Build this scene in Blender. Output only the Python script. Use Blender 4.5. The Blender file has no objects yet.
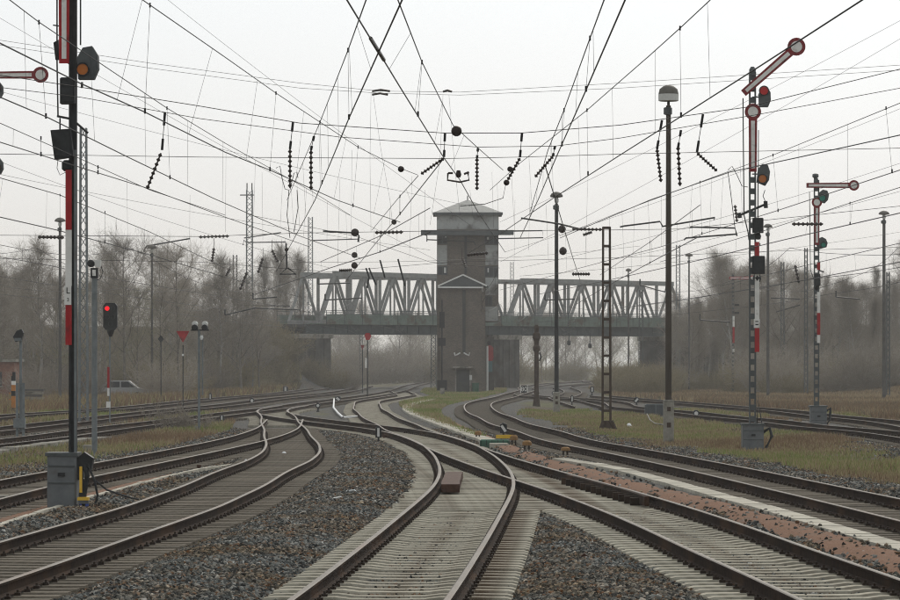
import bpy, math, random
import numpy as np
from mathutils import Vector, Matrix

random.seed(7)
rng = np.random.default_rng(7)
scene = bpy.context.scene
col = scene.collection
R = math.radians

# ------------------------------------------------------------------ camera, sky, sun, exposure
F, CX, YH, HC = 3600.0, 450.0, 366.0, 2.42       # focal length in photo pixels, horizon row, eye height
cam_d = bpy.data.cameras.new("camera")
cam_d.sensor_width = 36.0
cam_d.lens = 36.0 * F / 900.0
cam_d.shift_y = (YH - 300.0) / 900.0
cam_d.clip_start = 0.5
cam_d.clip_end = 9000.0
cam = bpy.data.objects.new("camera", cam_d)
cam.location = (0, 0, HC)
cam.rotation_euler = (R(90), 0, 0)
col.objects.link(cam)
scene.camera = cam

SUN_EL, SUN_ROT = R(38), R(15)      # veiled sun ahead, a little to the right
world = bpy.data.worlds.new("World")
scene.world = world
world.use_nodes = True
nt = world.node_tree
nt.nodes.clear()
wo = nt.nodes.new('ShaderNodeOutputWorld')
bg = nt.nodes.new('ShaderNodeBackground')
sky = nt.nodes.new('ShaderNodeTexSky')
sky.sky_type = 'NISHITA'
sky.sun_disc = False
sky.sun_elevation = SUN_EL
sky.sun_rotation = SUN_ROT
sky.dust_density = 6.0
hsv = nt.nodes.new('ShaderNodeHueSaturation')
hsv.inputs['Saturation'].default_value = 0.06
# an even overcast veil over the clear sky
veil = nt.nodes.new('ShaderNodeMixRGB')
veil.inputs['Fac'].default_value = 0.72
tcw = nt.nodes.new('ShaderNodeTexCoord'); spw = nt.nodes.new('ShaderNodeSeparateXYZ')
nt.links.new(tcw.outputs['Generated'], spw.inputs[0])
vr = nt.nodes.new('ShaderNodeValToRGB')                # cloud veil: faintly warm low down, neutral above
vr.color_ramp.elements[0].position = 0.0; vr.color_ramp.elements[0].color = (.985, .93, .855, 1)
vr.color_ramp.elements[1].position = 0.11; vr.color_ramp.elements[1].color = (.855, .895, .915, 1)
nt.links.new(spw.outputs['Z'], vr.inputs['Fac'])
vm = nt.nodes.new('ShaderNodeMixRGB'); vm.blend_type = 'MULTIPLY'; vm.inputs['Fac'].default_value = 1.0
vm.inputs['Color2'].default_value = (10.0, 10.0, 10.0, 1)
nt.links.new(vr.outputs['Color'], vm.inputs['Color1'])
nt.links.new(vm.outputs['Color'], veil.inputs['Color2'])
nt.links.new(sky.outputs['Color'], hsv.inputs['Color'])
nt.links.new(hsv.outputs['Color'], veil.inputs['Color1'])
nt.links.new(veil.outputs['Color'], bg.inputs['Color'])
bg.inputs['Strength'].default_value = 0.103
nt.links.new(bg.outputs['Background'], wo.inputs['Surface'])

sun_d = bpy.data.lights.new("sun", 'SUN')
sun_d.energy = 1.4
sun_d.angle = R(25)
sun_d.color = (1.0, 0.90, 0.76)
sun = bpy.data.objects.new("sun", sun_d)
sun.location = (0, -20, 60)
sun.rotation_euler = (R(90) - SUN_EL, 0, R(180) - SUN_ROT)   # shines from the sky's sun towards the scene
col.objects.link(sun)

scene.view_settings.view_transform = 'Standard'
scene.view_settings.look = 'None'
scene.view_settings.exposure = 0.0
scene.view_settings.gamma = 1.0
scene.view_settings.use_curve_mapping = False
scene.render.engine = 'CYCLES'
cy = scene.cycles
cy.use_denoising = True
cy.denoiser = 'OPENIMAGEDENOISE'
cy.denoising_input_passes = 'RGB_ALBEDO_NORMAL'
cy.denoising_prefilter = 'NONE'
cy.filter_width = 1.1
cy.sample_clamp_indirect = 4.0
cy.max_bounces = 5
cy.diffuse_bounces = 3
cy.glossy_bounces = 2
cy.transmission_bounces = 2
cy.volume_bounces = 3
cy.transparent_max_bounces = 4

# ------------------------------------------------------------------ pixel -> place helpers
def dist(py, z=0.0):
    return F * (HC - z) / (py - YH)
def G(px, py, z=0.0):                 # a point that stands on the ground
    d = dist(py, z)
    return Vector(((px - CX) / F * d, d, z))
def S(px, py, d):                     # a point at a known distance
    return Vector(((px - CX) / F * d, d, HC + (YH - py) / F * d))

# ------------------------------------------------------------------ materials
MATS = {}
def mat(name, c1, c2=None, rough=0.8, metal=0.0, scale=6.0, detail=6.0, bump=0.0, bscale=None,
        rand=0.0, c3=None, s3=1.5, t3=(0.5, 0.65), stretch=(1, 1, 1), emit=None, spec=0.12):
    m = bpy.data.materials.new(name)
    m.use_nodes = True
    n, l = m.node_tree.nodes, m.node_tree.links
    b = n['Principled BSDF']
    b.inputs['Roughness'].default_value = rough
    b.inputs['Metallic'].default_value = metal
    b.inputs['Specular IOR Level'].default_value = spec
    if c2 is None:
        c2 = tuple(min(1, v * 1.3) for v in c1)
        c1 = tuple(v * 0.75 for v in c1)
    geo = n.new('ShaderNodeTexCoord')
    mp = n.new('ShaderNodeMapping')
    mp.inputs['Scale'].default_value = stretch
    l.new(geo.outputs['Object'], mp.inputs['Vector'])
    tx = n.new('ShaderNodeTexNoise')
    tx.inputs['Scale'].default_value = scale
    tx.inputs['Detail'].default_value = detail
    tx.inputs['Roughness'].default_value = 0.65
    l.new(mp.outputs['Vector'], tx.inputs['Vector'])
    rp = n.new('ShaderNodeValToRGB')
    rp.color_ramp.elements[0].position = 0.3
    rp.color_ramp.elements[1].position = 0.7
    rp.color_ramp.elements[0].color = (*c1, 1)
    rp.color_ramp.elements[1].color = (*c2, 1)
    l.new(tx.outputs['Fac'], rp.inputs['Fac'])
    out = rp.outputs['Color']
    if c3 is not None:
        t2 = n.new('ShaderNodeTexNoise')
        t2.inputs['Scale'].default_value = s3
        t2.inputs['Detail'].default_value = 5
        l.new(mp.outputs['Vector'], t2.inputs['Vector'])
        r2 = n.new('ShaderNodeMapRange')
        r2.inputs['From Min'].default_value = t3[0]
        r2.inputs['From Max'].default_value = t3[1]
        l.new(t2.outputs['Fac'], r2.inputs['Value'])
        mx = n.new('ShaderNodeMixRGB')
        mx.inputs['Color2'].default_value = (*c3, 1)
        l.new(r2.outputs['Result'], mx.inputs['Fac'])
        l.new(out, mx.inputs['Color1'])
        out = mx.outputs['Color']
    if rand > 0:
        oi = n.new('ShaderNodeObjectInfo')
        mr = n.new('ShaderNodeMapRange')
        mr.inputs['To Min'].default_value = 1 - rand
        mr.inputs['To Max'].default_value = 1 + rand
        l.new(oi.outputs['Random'], mr.inputs['Value'])
        hv = n.new('ShaderNodeHueSaturation')
        l.new(mr.outputs['Result'], hv.inputs['Value'])
        l.new(out, hv.inputs['Color'])
        out = hv.outputs['Color']
    l.new(out, b.inputs['Base Color'])
    if bump > 0:
        tb = n.new('ShaderNodeTexNoise')
        tb.inputs['Scale'].default_value = bscale or scale * 4
        tb.inputs['Detail'].default_value = 6
        l.new(mp.outputs['Vector'], tb.inputs['Vector'])
        bp = n.new('ShaderNodeBump')
        bp.inputs['Strength'].default_value = bump
        bp.inputs['Distance'].default_value = 0.02
        l.new(tb.outputs['Fac'], bp.inputs['Height'])
        l.new(bp.outputs['Normal'], b.inputs['Normal'])
    if emit:
        b.inputs['Emission Color'].default_value = (*emit[:3], 1)
        b.inputs['Emission Strength'].default_value = emit[3]
    MATS[name] = m
    return m

mat('concrete_sleeper', (.23, .212, .165), (.41, .385, .315), .9, scale=7, rand=.14, bump=.3, c3=(.11, .08, .055), s3=1.6, t3=(.50, .72))
mat('timber_sleeper', (.075, .064, .05), (.185, .16, .125), .9, scale=9, rand=.25, bump=.5, stretch=(1, 6, 1))
mat('rail_side', (.014, .009, .007), (.034, .021, .014), .9, spec=.05, scale=5, bump=.3, c3=(.052, .029, .017), s3=.6)
mat('rail_head', (.10, .086, .072), (.19, .168, .143), .6, 0.0, spec=.18, scale=.8, c3=(.15, .11, .085), s3=.35, t3=(.5, .72))
mat('rail_head_dull', (.05, .042, .036), (.10, .085, .072), .65, 0.0, spec=.2, scale=1.0)
mat('fastening', (.022, .016, .013), (.05, .034, .024), .8, scale=20)
mat('check_rail', (.035, .016, .010), (.085, .04, .026), .75, scale=9, bump=.4)
mat('cable_trough', (.31, .29, .24), (.48, .455, .385), .9, scale=4, rand=.12, bump=.3)
mat('red_gravel', (.11, .058, .036), (.25, .142, .092), .95, scale=30, bump=.9, bscale=40, c3=(.12, .105, .09), s3=1.2, t3=(.55, .75))
mat('dark_steel', (.018, .02, .021), (.04, .043, .045), .55, .3, scale=5)
mat('grey_steel', (.12, .135, .14), (.21, .23, .235), .6, .2, scale=4, c3=(.10, .07, .05), s3=2, t3=(.6, .8))
mat('mast_steel', (.055, .062, .064), (.10, .11, .112), .6, .2, scale=4)
mat('rust_steel', (.035, .026, .02), (.075, .052, .038), .75, .1, scale=5)
mat('brown_pole', (.042, .034, .027), (.08, .066, .052), .85, scale=3, stretch=(1, 1, .2))
mat('far_pole', (.06, .058, .055), (.11, .105, .1), .85, scale=3)
mat('concrete_post', (.18, .17, .145), (.30, .285, .25), .9, scale=4, bump=.4, c3=(.09, .085, .07), s3=1.6)
mat('signal_red', (.26, .012, .016), (.40, .022, .026), .5, scale=3, c3=(.12, .02, .02), s3=4, t3=(.55, .75))
mat('signal_dull_red', (.15, .012, .016), (.22, .022, .026), .55, scale=3, c3=(.07, .02, .02), s3=5, t3=(.55, .75))
mat('signal_white', (.58, .57, .54), (.74, .73, .70), .5, scale=3, c3=(.33, .30, .26), s3=5, t3=(.55, .8))
mat('black_box', (.012, .013, .014), (.028, .03, .032), .5, scale=4)
mat('box_grey', (.095, .105, .11), (.15, .16, .165), .6, .1, scale=3, c3=(.07, .06, .05), s3=3, t3=(.58, .8))
mat('amber_glass', (.36, .10, .02), (.45, .15, .03), .2, scale=3)
mat('green_glass', (.01, .16, .12), (.02, .22, .16), .2, scale=3)
mat('red_glass', (.40, .012, .015), (.5, .02, .02), .25, scale=3)
mat('red_lamp', (.5, .01, .015), (.5, .01, .015), .3, emit=(1, .01, .02, .9))
mat('wire', (.012, .012, .013), (.02, .02, .021), .5, .3, scale=2)
mat('insulator', (.02, .014, .012), (.04, .028, .024), .35, scale=4)
mat('lamp_white', (.5, .5, .48), (.62, .62, .6), .4, scale=3)
mat('lamp_cap', (.09, .085, .075), (.14, .13, .115), .6, scale=3)
mat('bark', (.12, .108, .094), (.22, .20, .175), .95, scale=5, rand=.2)
mat('birch_bark', (.20, .19, .175), (.34, .325, .30), .9, scale=3, rand=.12, c3=(.05, .045, .04), s3=4, t3=(.58, .66))
mat('twig', (.20, .175, .145), (.33, .295, .25), .95, scale=2, rand=.25)
mat('twig_green', (.18, .168, .115), (.28, .26, .18), .95, scale=2, rand=.25)
mat('bramble', (.16, .14, .088), (.29, .245, .16), .95, scale=1.5, rand=.2)
mat('bridge_paint', (.18, .185, .18), (.29, .295, .285), .7, scale=2, c3=(.15, .11, .085), s3=1.0, t3=(.58, .75))
mat('bridge_green', (.085, .115, .098), (.14, .18, .152), .75, scale=1.5, c3=(.09, .075, .06), s3=1.0)
mat('bridge_dark', (.035, .048, .052), (.07, .09, .095), .75, scale=1.5)
mat('road_deck', (.04, .04, .04), (.06, .06, .06), .9, scale=2)
mat('abutment', (.045, .043, .04), (.12, .115, .105), .95, scale=.8, bump=.5, c3=(.05, .04, .03), s3=.6)
mat('plaster', (.27, .28, .275), (.40, .41, .40), .9, scale=1.2, c3=(.12, .115, .105), s3=.9)
mat('roof_sheet', (.22, .225, .22), (.32, .325, .315), .6, scale=1.5)
mat('trim_white', (.6, .6, .58), (.72, .72, .7), .7, scale=2)
mat('canopy_dark', (.05, .058, .062), (.085, .095, .1), .7, scale=2)
mat('window_glass', (.022, .026, .03), (.05, .055, .06), .12, scale=1)
mat('door_dark', (.025, .03, .03), (.05, .055, .05), .7, scale=2)
mat('point_green', (.025, .075, .05), (.05, .12, .085), .6, scale=5)
mat('yellow_paint', (.55, .33, .03), (.68, .43, .06), .6, scale=5)
mat('orange_paint', (.34, .13, .025), (.45, .19, .05), .6, scale=5)
mat('brown_hood', (.16, .085, .03), (.26, .15, .06), .7, scale=8)
mat('blue_strap', (.03, .05, .22), (.05, .08, .3), .6)
mat('brick_red', (.15, .075, .055), (.25, .13, .095), .95, scale=3, bump=.3)
mat('car_silver', (.26, .27, .275), (.32, .33, .335), .35, .4)
mat('tyre', (.015, .015, .015), (.03, .03, .03), .9)
mat('white_plastic', (.66, .67, .67), (.78, .79, .79), .5)
mat('teal_cloth', (.06, .13, .14), (.10, .19, .2), .8)
mat('sign_black', (.012, .012, .012), (.02, .02, .02), .5)

def brick_mat():
    m = bpy.data.materials.new('tower_brick'); m.use_nodes = True
    n, l = m.node_tree.nodes, m.node_tree.links
    b = n['Principled BSDF']; b.inputs['Roughness'].default_value = .95
    tc = n.new('ShaderNodeTexCoord')
    sp = n.new('ShaderNodeSeparateXYZ'); l.new(tc.outputs['Object'], sp.inputs[0])
    ad = n.new('ShaderNodeMath'); ad.operation = 'ADD'
    l.new(sp.outputs['X'], ad.inputs[0]); l.new(sp.outputs['Y'], ad.inputs[1])
    cb = n.new('ShaderNodeCombineXYZ'); l.new(ad.outputs[0], cb.inputs['X']); l.new(sp.outputs['Z'], cb.inputs['Y'])
    br = n.new('ShaderNodeTexBrick'); br.inputs['Scale'].default_value = 4.0
    br.inputs['Color1'].default_value = (.125, .098, .078, 1)
    br.inputs['Color2'].default_value = (.066, .053, .045, 1)
    br.inputs['Mortar'].default_value = (.15, .14, .12, 1)
    br.inputs['Mortar Size'].default_value = .018
    l.new(cb.outputs[0], br.inputs['Vector'])
    no = n.new('ShaderNodeTexNoise'); no.inputs['Scale'].default_value = .9; no.inputs['Detail'].default_value = 6
    l.new(tc.outputs['Object'], no.inputs['Vector'])
    mr = n.new('ShaderNodeMapRange'); mr.inputs['To Min'].default_value = .55; mr.inputs['To Max'].default_value = 1.5
    l.new(no.outputs['Fac'], mr.inputs['Value'])
    hv = n.new('ShaderNodeHueSaturation'); l.new(mr.outputs['Result'], hv.inputs['Value'])
    l.new(br.outputs['Color'], hv.inputs['Color']); l.new(hv.outputs['Color'], b.inputs['Base Color'])
    MATS['tower_brick'] = m
brick_mat()

# ------------------------------------------------------------------ mesh builder
class MB:
    def __init__(s):
        s.v, s.f, s.m, s.c = [], [], [], []
    def add(s, vs, fs, mi=0):
        o = len(s.v); s.c.append((o, len(s.f)))
        s.v.extend([tuple(p) for p in vs])
        s.f.extend([tuple(i + o for i in f) for f in fs])
        s.m.extend([mi] * len(fs))
        return s
    def box(s, x0, x1, y0, y1, z0, z1, mi=0):
        vs = [(x0, y0, z0), (x1, y0, z0), (x1, y1, z0), (x0, y1, z0), (x0, y0, z1), (x1, y0, z1), (x1, y1, z1), (x0, y1, z1)]
        return s.add(vs, [(0, 3, 2, 1), (4, 5, 6, 7), (0, 1, 5, 4), (1, 2, 6, 5), (2, 3, 7, 6), (3, 0, 4, 7)], mi)
    def bbox(s, x0, x1, y0, y1, z0, z1, b=.02, mi=0):          # box with chamfered vertical and top edges
        def ring(i, z):
            return [(x0 + i + b, y0 + i, z), (x1 - i - b, y0 + i, z), (x1 - i, y0 + i + b, z), (x1 - i, y1 - i - b, z),
                    (x1 - i - b, y1 - i, z), (x0 + i + b, y1 - i, z), (x0 + i, y1 - i - b, z), (x0 + i, y0 + i + b, z)]
        vs = ring(0, z0) + ring(0, z1 - b) + ring(b, z1)
        fs = [tuple(range(7, -1, -1)), tuple(range(16, 24))]
        for k in range(2):
            for i in range(8):
                j = (i + 1) % 8
                fs.append((k * 8 + i, k * 8 + j, k * 8 + 8 + j, k * 8 + 8 + i))
        return s.add(vs, fs, mi)
    def tube(s, pts, r, n=6, mi=0, r1=None, caps=True):
        pts = [Vector(p) for p in pts]
        vs, fs = [], []
        L = len(pts)
        for i, p in enumerate(pts):
            t = (pts[min(i + 1, L - 1)] - pts[max(i - 1, 0)])
            if t.length < 1e-9: t = Vector((0, 0, 1))
            t.normalize()
            a = Vector((0, 0, 1)) if abs(t.z) < .9 else Vector((1, 0, 0))
            u = t.cross(a).normalized(); w = t.cross(u)
            rr = r if r1 is None else r + (r1 - r) * i / (L - 1)
            for k in range(n):
                an = 2 * math.pi * (k + .5) / n
                vs.append(p + u * (rr * math.cos(an)) + w * (rr * math.sin(an)))
        for i in range(L - 1):
            for k in range(n):
                j = (k + 1) % n
                fs.append((i * n + k, i * n + j, (i + 1) * n + j, (i + 1) * n + k))
        if caps:
            fs.append(tuple(range(n - 1, -1, -1)))
            fs.append(tuple(range((L - 1) * n, L * n)))
        return s.add(vs, fs, mi)
    def bar(s, p0, p1, w, h=None, mi=0):
        return s.tube([p0, p1], (w if h is None else (w + h) / 2) * .7071, 4, mi)
    def prism(s, poly, y0, y1, mi=0):                           # polygon in (x, z), extruded in y
        n = len(poly)
        a = sum(poly[i][0] * poly[(i + 1) % n][1] - poly[(i + 1) % n][0] * poly[i][1] for i in range(n))
        if a < 0: poly = poly[::-1]
        vs = [(x, y0, z) for x, z in poly] + [(x, y1, z) for x, z in poly]
        fs = [tuple(range(n)), tuple(range(2 * n - 1, n - 1, -1))]
        for i in range(n):
            j = (i + 1) % n
            fs.append((i, n + i, n + j, j))
        return s.add(vs, fs, mi)
    def lathe(s, c, prof, n=12, mi=0, axis='z'):                # prof: (r, h) along the axis
        vs, fs = [], []
        for r, h in prof:
            for k in range(n):
                a = 2 * math.pi * k / n
                x, y = r * math.cos(a), r * math.sin(a)
                if axis == 'z': vs.append((c[0] + x, c[1] + y, c[2] + h))
                elif axis == 'y': vs.append((c[0] + x, c[1] + h, c[2] + y))
                else: vs.append((c[0] + h, c[1] + x, c[2] + y))
        for i in range(len(prof) - 1):
            for k in range(n):
                j = (k + 1) % n
                fs.append((i * n + k, i * n + j, (i + 1) * n + j, (i + 1) * n + k))
        fs.append(tuple(range(n - 1, -1, -1)))
        fs.append(tuple(range((len(prof) - 1) * n, len(prof) * n)))
        return s.add(vs, fs, mi)
    def disc(s, x, z, r, y0, y1, n=20, mi=0):
        return s.prism([(x + r * math.cos(2 * math.pi * k / n), z + r * math.sin(2 * math.pi * k / n)) for k in range(n)], y0, y1, mi)
    def ring(s, x, z, r0, r1, y0, y1, n=20, mi=0):
        for k in range(n):
            a, b = 2 * math.pi * k / n, 2 * math.pi * (k + 1) / n
            s.prism([(x + r0 * math.cos(a), z + r0 * math.sin(a)), (x + r1 * math.cos(a), z + r1 * math.sin(a)),
                     (x + r1 * math.cos(b), z + r1 * math.sin(b)), (x + r0 * math.cos(b), z + r0 * math.sin(b))], y0, y1, mi)
        return s
    def mesh(s, name, mats, origin=(0, 0, 0), smooth=False):
        me = bpy.data.meshes.new(name)
        o = origin
        me.from_pydata([(p[0] - o[0], p[1] - o[1], p[2] - o[2]) for p in s.v], [], s.f)
        for m in ([mats] if isinstance(mats, str) else mats):
            me.materials.append(MATS[m])
        if len(me.materials) > 1:
            me.polygons.foreach_set('material_index', s.m)
        if smooth:
            me.polygons.foreach_set('use_smooth', [True] * len(me.polygons))
        return me

def thing(name, label, cat, loc=(0, 0, 0), group=None):
    o = bpy.data.objects.new(name, None)
    o.empty_display_size = .2
    col.objects.link(o)
    o.location = loc
    o['label'] = label; o['category'] = cat
    if group: o['group'] = group
    return o
def tag(o, label, cat, group=None):
    o['label'] = label; o['category'] = cat
    if group: o['group'] = group
    return o
def root_of(o):
    while o.parent: o = o.parent
    return o
def part(name, mb, mats, parent, label=None, smooth=False, kind=None):
    me = mb.mesh(name, mats, root_of(parent).location, smooth)
    o = bpy.data.objects.new(name, me)
    col.objects.link(o)
    o.parent = parent
    if label: o['label'] = label
    if kind: o['kind'] = kind
    return o
def part_each(name, mb, mats, parent):
    """one object for every separate piece collected in mb"""
    ends = mb.c[1:] + [(len(mb.v), len(mb.f))]
    for (v0, f0), (v1, f1) in zip(mb.c, ends):
        q = MB(); q.add(mb.v[v0:v1], [tuple(i - v0 for i in fc) for fc in mb.f[f0:f1]])
        part(name, q, mats, parent)
def single(name, mb, mats, label, cat, loc=(0, 0, 0), group=None, smooth=False):
    me = mb.mesh(name, mats, loc, smooth)
    o = bpy.data.objects.new(name, me)
    o.location = loc
    col.objects.link(o)
    return tag(o, label, cat, group)
def structure(name, me, kind='structure'):
    o = bpy.data.objects.new(name, me)
    col.objects.link(o)
    o['kind'] = kind
    return o
def copy_tree(o, parent=None):
    c = o.copy(); col.objects.link(c); c.parent = parent
    for ch in list(o.children): copy_tree(ch, c)
    return c
def text_mesh(mb, txt, x, z, h, y, mi=0):
    """flat lettering standing in the x-z plane, facing -y, centred on x, z"""
    cu = bpy.data.curves.new('t', 'FONT'); cu.body = txt; cu.size = 1; cu.align_x = 'CENTER'; cu.align_y = 'CENTER'
    cu.extrude = .004
    ob = bpy.data.objects.new('t', cu); col.objects.link(ob)
    bpy.context.view_layer.update()
    me = ob.evaluated_get(bpy.context.evaluated_depsgraph_get()).to_mesh()
    mb.add([(x + v.co.x * h, y - v.co.z, z + v.co.y * h) for v in me.vertices], [tuple(p.vertices) for p in me.polygons], mi)
    bpy.data.objects.remove(ob); bpy.data.curves.remove(cu)

# ------------------------------------------------------------------ track lines
RZ = 0.17                                     # rail head above sleeper top
class Track: pass
TR = {}
def track(key, left, right, y0, y1, extra=(), lam=60.0):
    """centre line x(y) fitted to points seen on the two rails (left +0.75 m, right -0.75 m) and to given centre points"""
    ys, xs, ws = [], [], []
    for pts, off in ((left, .75), (right, -.75)):
        for p in pts:
            q = G(p[0], p[1], RZ)
            ys.append(q.y); xs.append(q.x + off); ws.append(1.0)
    for e in extra:
        ys.append(e[1]); xs.append(e[0]); ws.append(e[2] if len(e) > 2 else 3.0)
    g = np.arange(y0, y1 + .5, 1.0)
    n = len(g)
    A = np.zeros((n, n)); b = np.zeros(n)
    for yy, xx, w in zip(ys, xs, ws):
        if yy < y0 or yy > y1: continue
        i = min(int(yy - y0), n - 2); t = yy - y0 - i
        w *= 60.0 / max(yy, 60.0)
        for (a, ca) in ((i, 1 - t), (i + 1, t)):
            b[a] += w * ca * xx
            for (c, cc) in ((i, 1 - t), (i + 1, t)):
                A[a, c] += w * ca * cc
    Dm = np.zeros((n - 2, n))
    for i in range(n - 2): Dm[i, i:i + 3] = (1, -2, 1)
    x = np.linalg.solve(A + lam * Dm.T @ Dm, b)
    T = Track(); T.key = key; T.g = g; T.x = x; T.y0 = y0; T.y1 = float(g[-1])
    T.slope = np.gradient(x, g)
    TR[key] = T
    return T
def tx(T, y): return np.interp(y, T.g, T.x)
def ts(T, y): return np.interp(y, T.g, T.slope)

# centre track that curves through the turnout and on towards the tower
track('centre', [(288, 600), (340, 563), (380, 531.7), (395, 518), (421.7, 496.7), (436.7, 480), (440.3, 468), (435, 455), (421.7, 443.3), (405, 435.8), (378, 424), (358, 411.7), (354, 406), (358, 400.5), (378, 397.8), (400, 394.5)],
      [(455, 590), (475, 555), (498, 520), (513, 490), (513, 478), (501, 462), (484, 450), (462, 440), (433, 432), (400, 418.7), (382, 409), (380.5, 404.7), (394, 397.8), (410, 395)], 14, 330,
      extra=[(-3.9, 300, 3), (-4.3, 318, 6), (-4.75, 330, 8)], lam=25)
# the track from the right that crosses to the left
track('crossing', [(800, 600), (680, 547), (560, 495), (510, 478), (458.7, 460), (429, 448.7), (405, 438), (390, 432.5), (374.7, 430), (337, 425), (300, 420), (270, 415.5)],
      [(900, 578), (775, 535), (650, 495), (520, 460), (484, 448), (462, 440), (400, 427), (374.7, 424.7), (337, 420.5), (300, 416)], 14, 205, extra=[(-9.15, 196, 6), (-8.85, 204, 8)], lam=25)
# left foreground track
track('left_near', [(0, 542), (65, 524), (130, 506), (150, 499), (190, 484), (230, 466), (254, 456), (265, 448), (267, 443), (265, 430), (262, 416), (260, 409.6)],
      [(0, 582), (44, 568), (130, 537), (178, 520), (230, 498), (280, 474), (310, 462), (320, 453), (319, 447), (310, 436), (298, 422), (288, 409)], 14, 205, extra=[(-9.1, 196, 4), (-8.85, 204, 8)], lam=20)
track('left_branch', [(0, 480), (48, 471.7), (97, 462.5), (150, 452.5), (210, 441), (244, 433), (258, 428), (263, 423)],
      [(0, 499), (48, 486.7), (98, 475), (150, 465), (210, 453), (264, 441), (290, 432), (297, 428)], 20, 152, lam=25)
track('through', [(25, 437), (67, 430.7), (96, 426.7), (120, 424), (153, 421), (196, 415.5), (227, 411.3), (260, 408), (280, 405.3), (320, 400), (332, 398.7), (368, 394)],
      [(25, 441), (69, 436), (96, 432), (120, 429), (147, 425.3), (196, 418.7), (258.7, 411.3), (300, 406), (320, 403)], 40, 520, extra=[(-4.9, 335, 6), (-4.6, 400, 6), (-3.0, 515, 6)], lam=60)
track('left_second', [(0, 426.7), (67, 420), (120, 413.5), (153, 410), (220, 404), (272, 397.5), (320, 393)],
      [(0, 431), (67, 423), (96, 420), (120, 416.5), (160, 413), (220, 406.7), (253, 402.7), (320, 395)], 60, 420, extra=[(-9.6, 400, 5)], lam=80)
track('left_third', [(0, 414), (60, 410.5), (120, 406.5), (180, 400.7), (220, 397), (280, 392)], [(0, 418), (120, 410), (200, 401), (280, 394)], 90, 420, extra=[(-13.0, 400, 5)], lam=80)
track('right_near', [(900, 521), (775, 491), (650, 462), (594, 450.5), (517, 430), (480, 417), (465, 409), (465, 405), (483, 399), (504, 394), (520, 389)],
      [(900, 498.5), (775, 473.5), (650, 449.5), (594, 441), (533, 425.5), (503, 414.5), (492, 407.5), (492, 403), (511, 398), (532, 388)], 20, 560, extra=[(9.2, 405, 4), (14, 480, 3), (22, 555, 3)], lam=40)
track('right_far', [(538, 397), (600, 405.5), (644, 411), (700, 416.7), (778, 426), (900, 438)], [(538, 391), (600, 399), (640, 404.5), (720, 411.5), (800, 420), (900, 430)], 60, 300, extra=[(5.85, 286, 3), (6.2, 300, 5)], lam=60)
track('right_outer', [(640, 400), (720, 406.7), (811, 417), (900, 427)], [(640, 398), (720, 404), (800, 410), (900, 419)], 70, 275, lam=90)
track('right_distant', [(562, 389.5), (569, 381), (572.7, 376)], [(573, 396), (580, 381), (584, 376)], 255, 620, extra=[(9.0, 275, 2), (13.2, 410, 4), (20.5, 520, 3), (33, 615, 3)], lam=200)

ORDER = ['centre', 'crossing', 'left_near', 'left_branch', 'through', 'left_second', 'left_third', 'right_near', 'right_far', 'right_outer', 'right_distant']
KEYIDX = {k: i for i, k in enumerate(ORDER)}
CONCRETE = {'centre', 'crossing'}

def track_distance(X, Y):
    d = np.full(np.shape(X), 99.0)
    for T in TR.values():
        xx = np.interp(Y, T.g, T.x)
        sl = np.interp(Y, T.g, T.slope)
        dd = np.abs(X - xx) / np.sqrt(1 + sl * sl)
        dd = np.where((Y < T.y0 - .5) | (Y > T.y1 + .5), 99.0, dd)
        d = np.minimum(d, dd)
    return d
def sstep(a, b, x):
    t = np.clip((x - a) / (b - a), 0, 1)
    return t * t * (3 - 2 * t)
_ph = rng.uniform(0, 6.28, (14, 2)); _kk = rng.normal(0, 1, (14, 2))
def wob(X, Y, k):
    r = 0
    for i in range(14):
        r = r + np.sin((_kk[i, 0] * X + _kk[i, 1] * Y) * k + _ph[i, 0])
    return r / 5.0
# bridge axis: from left end to right end
BA, BB = Vector((-16.0, 388.0, 0)), Vector((25.6, 420.0, 0))
BDIR = (BB - BA).normalized()
BNRM = Vector((-BDIR.y, BDIR.x, 0))
def gz(X, Y):
    X = np.asarray(X, float); Y = np.asarray(Y, float)
    d = track_distance(X, Y)
    z = -0.092 + 0.10 * sstep(1.28, 1.8, d) - 0.10 * sstep(2.6, 4.5, d)
    z = z + .022 * wob(X, Y, 1.6) * sstep(1.3, 2.2, d) + .06 * wob(X, Y, .35) * sstep(3.0, 8.0, d)
    # road embankments that carry both ends of the bridge
    u = (X - BA.x) * BDIR.x + (Y - BA.y) * BDIR.y
    v = np.abs((X - BA.x) * BNRM.x + (Y - BA.y) * BNRM.y)
    side = 1 - sstep(5.5, 17, v)
    z = z + 5.9 * side * sstep(-4.2, -11, u) + 5.9 * side * sstep(56.8, 64, u)
    # low banks behind the outer tracks
    z = z + 2.6 * sstep(34, 60, -X - .02 * (Y - 250)) * sstep(190, 260, Y) * (1 - side * .5)
    z = z + 1.6 * sstep(30, 46, X - .02 * (Y - 250)) * sstep(190, 260, Y)
    return z

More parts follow.
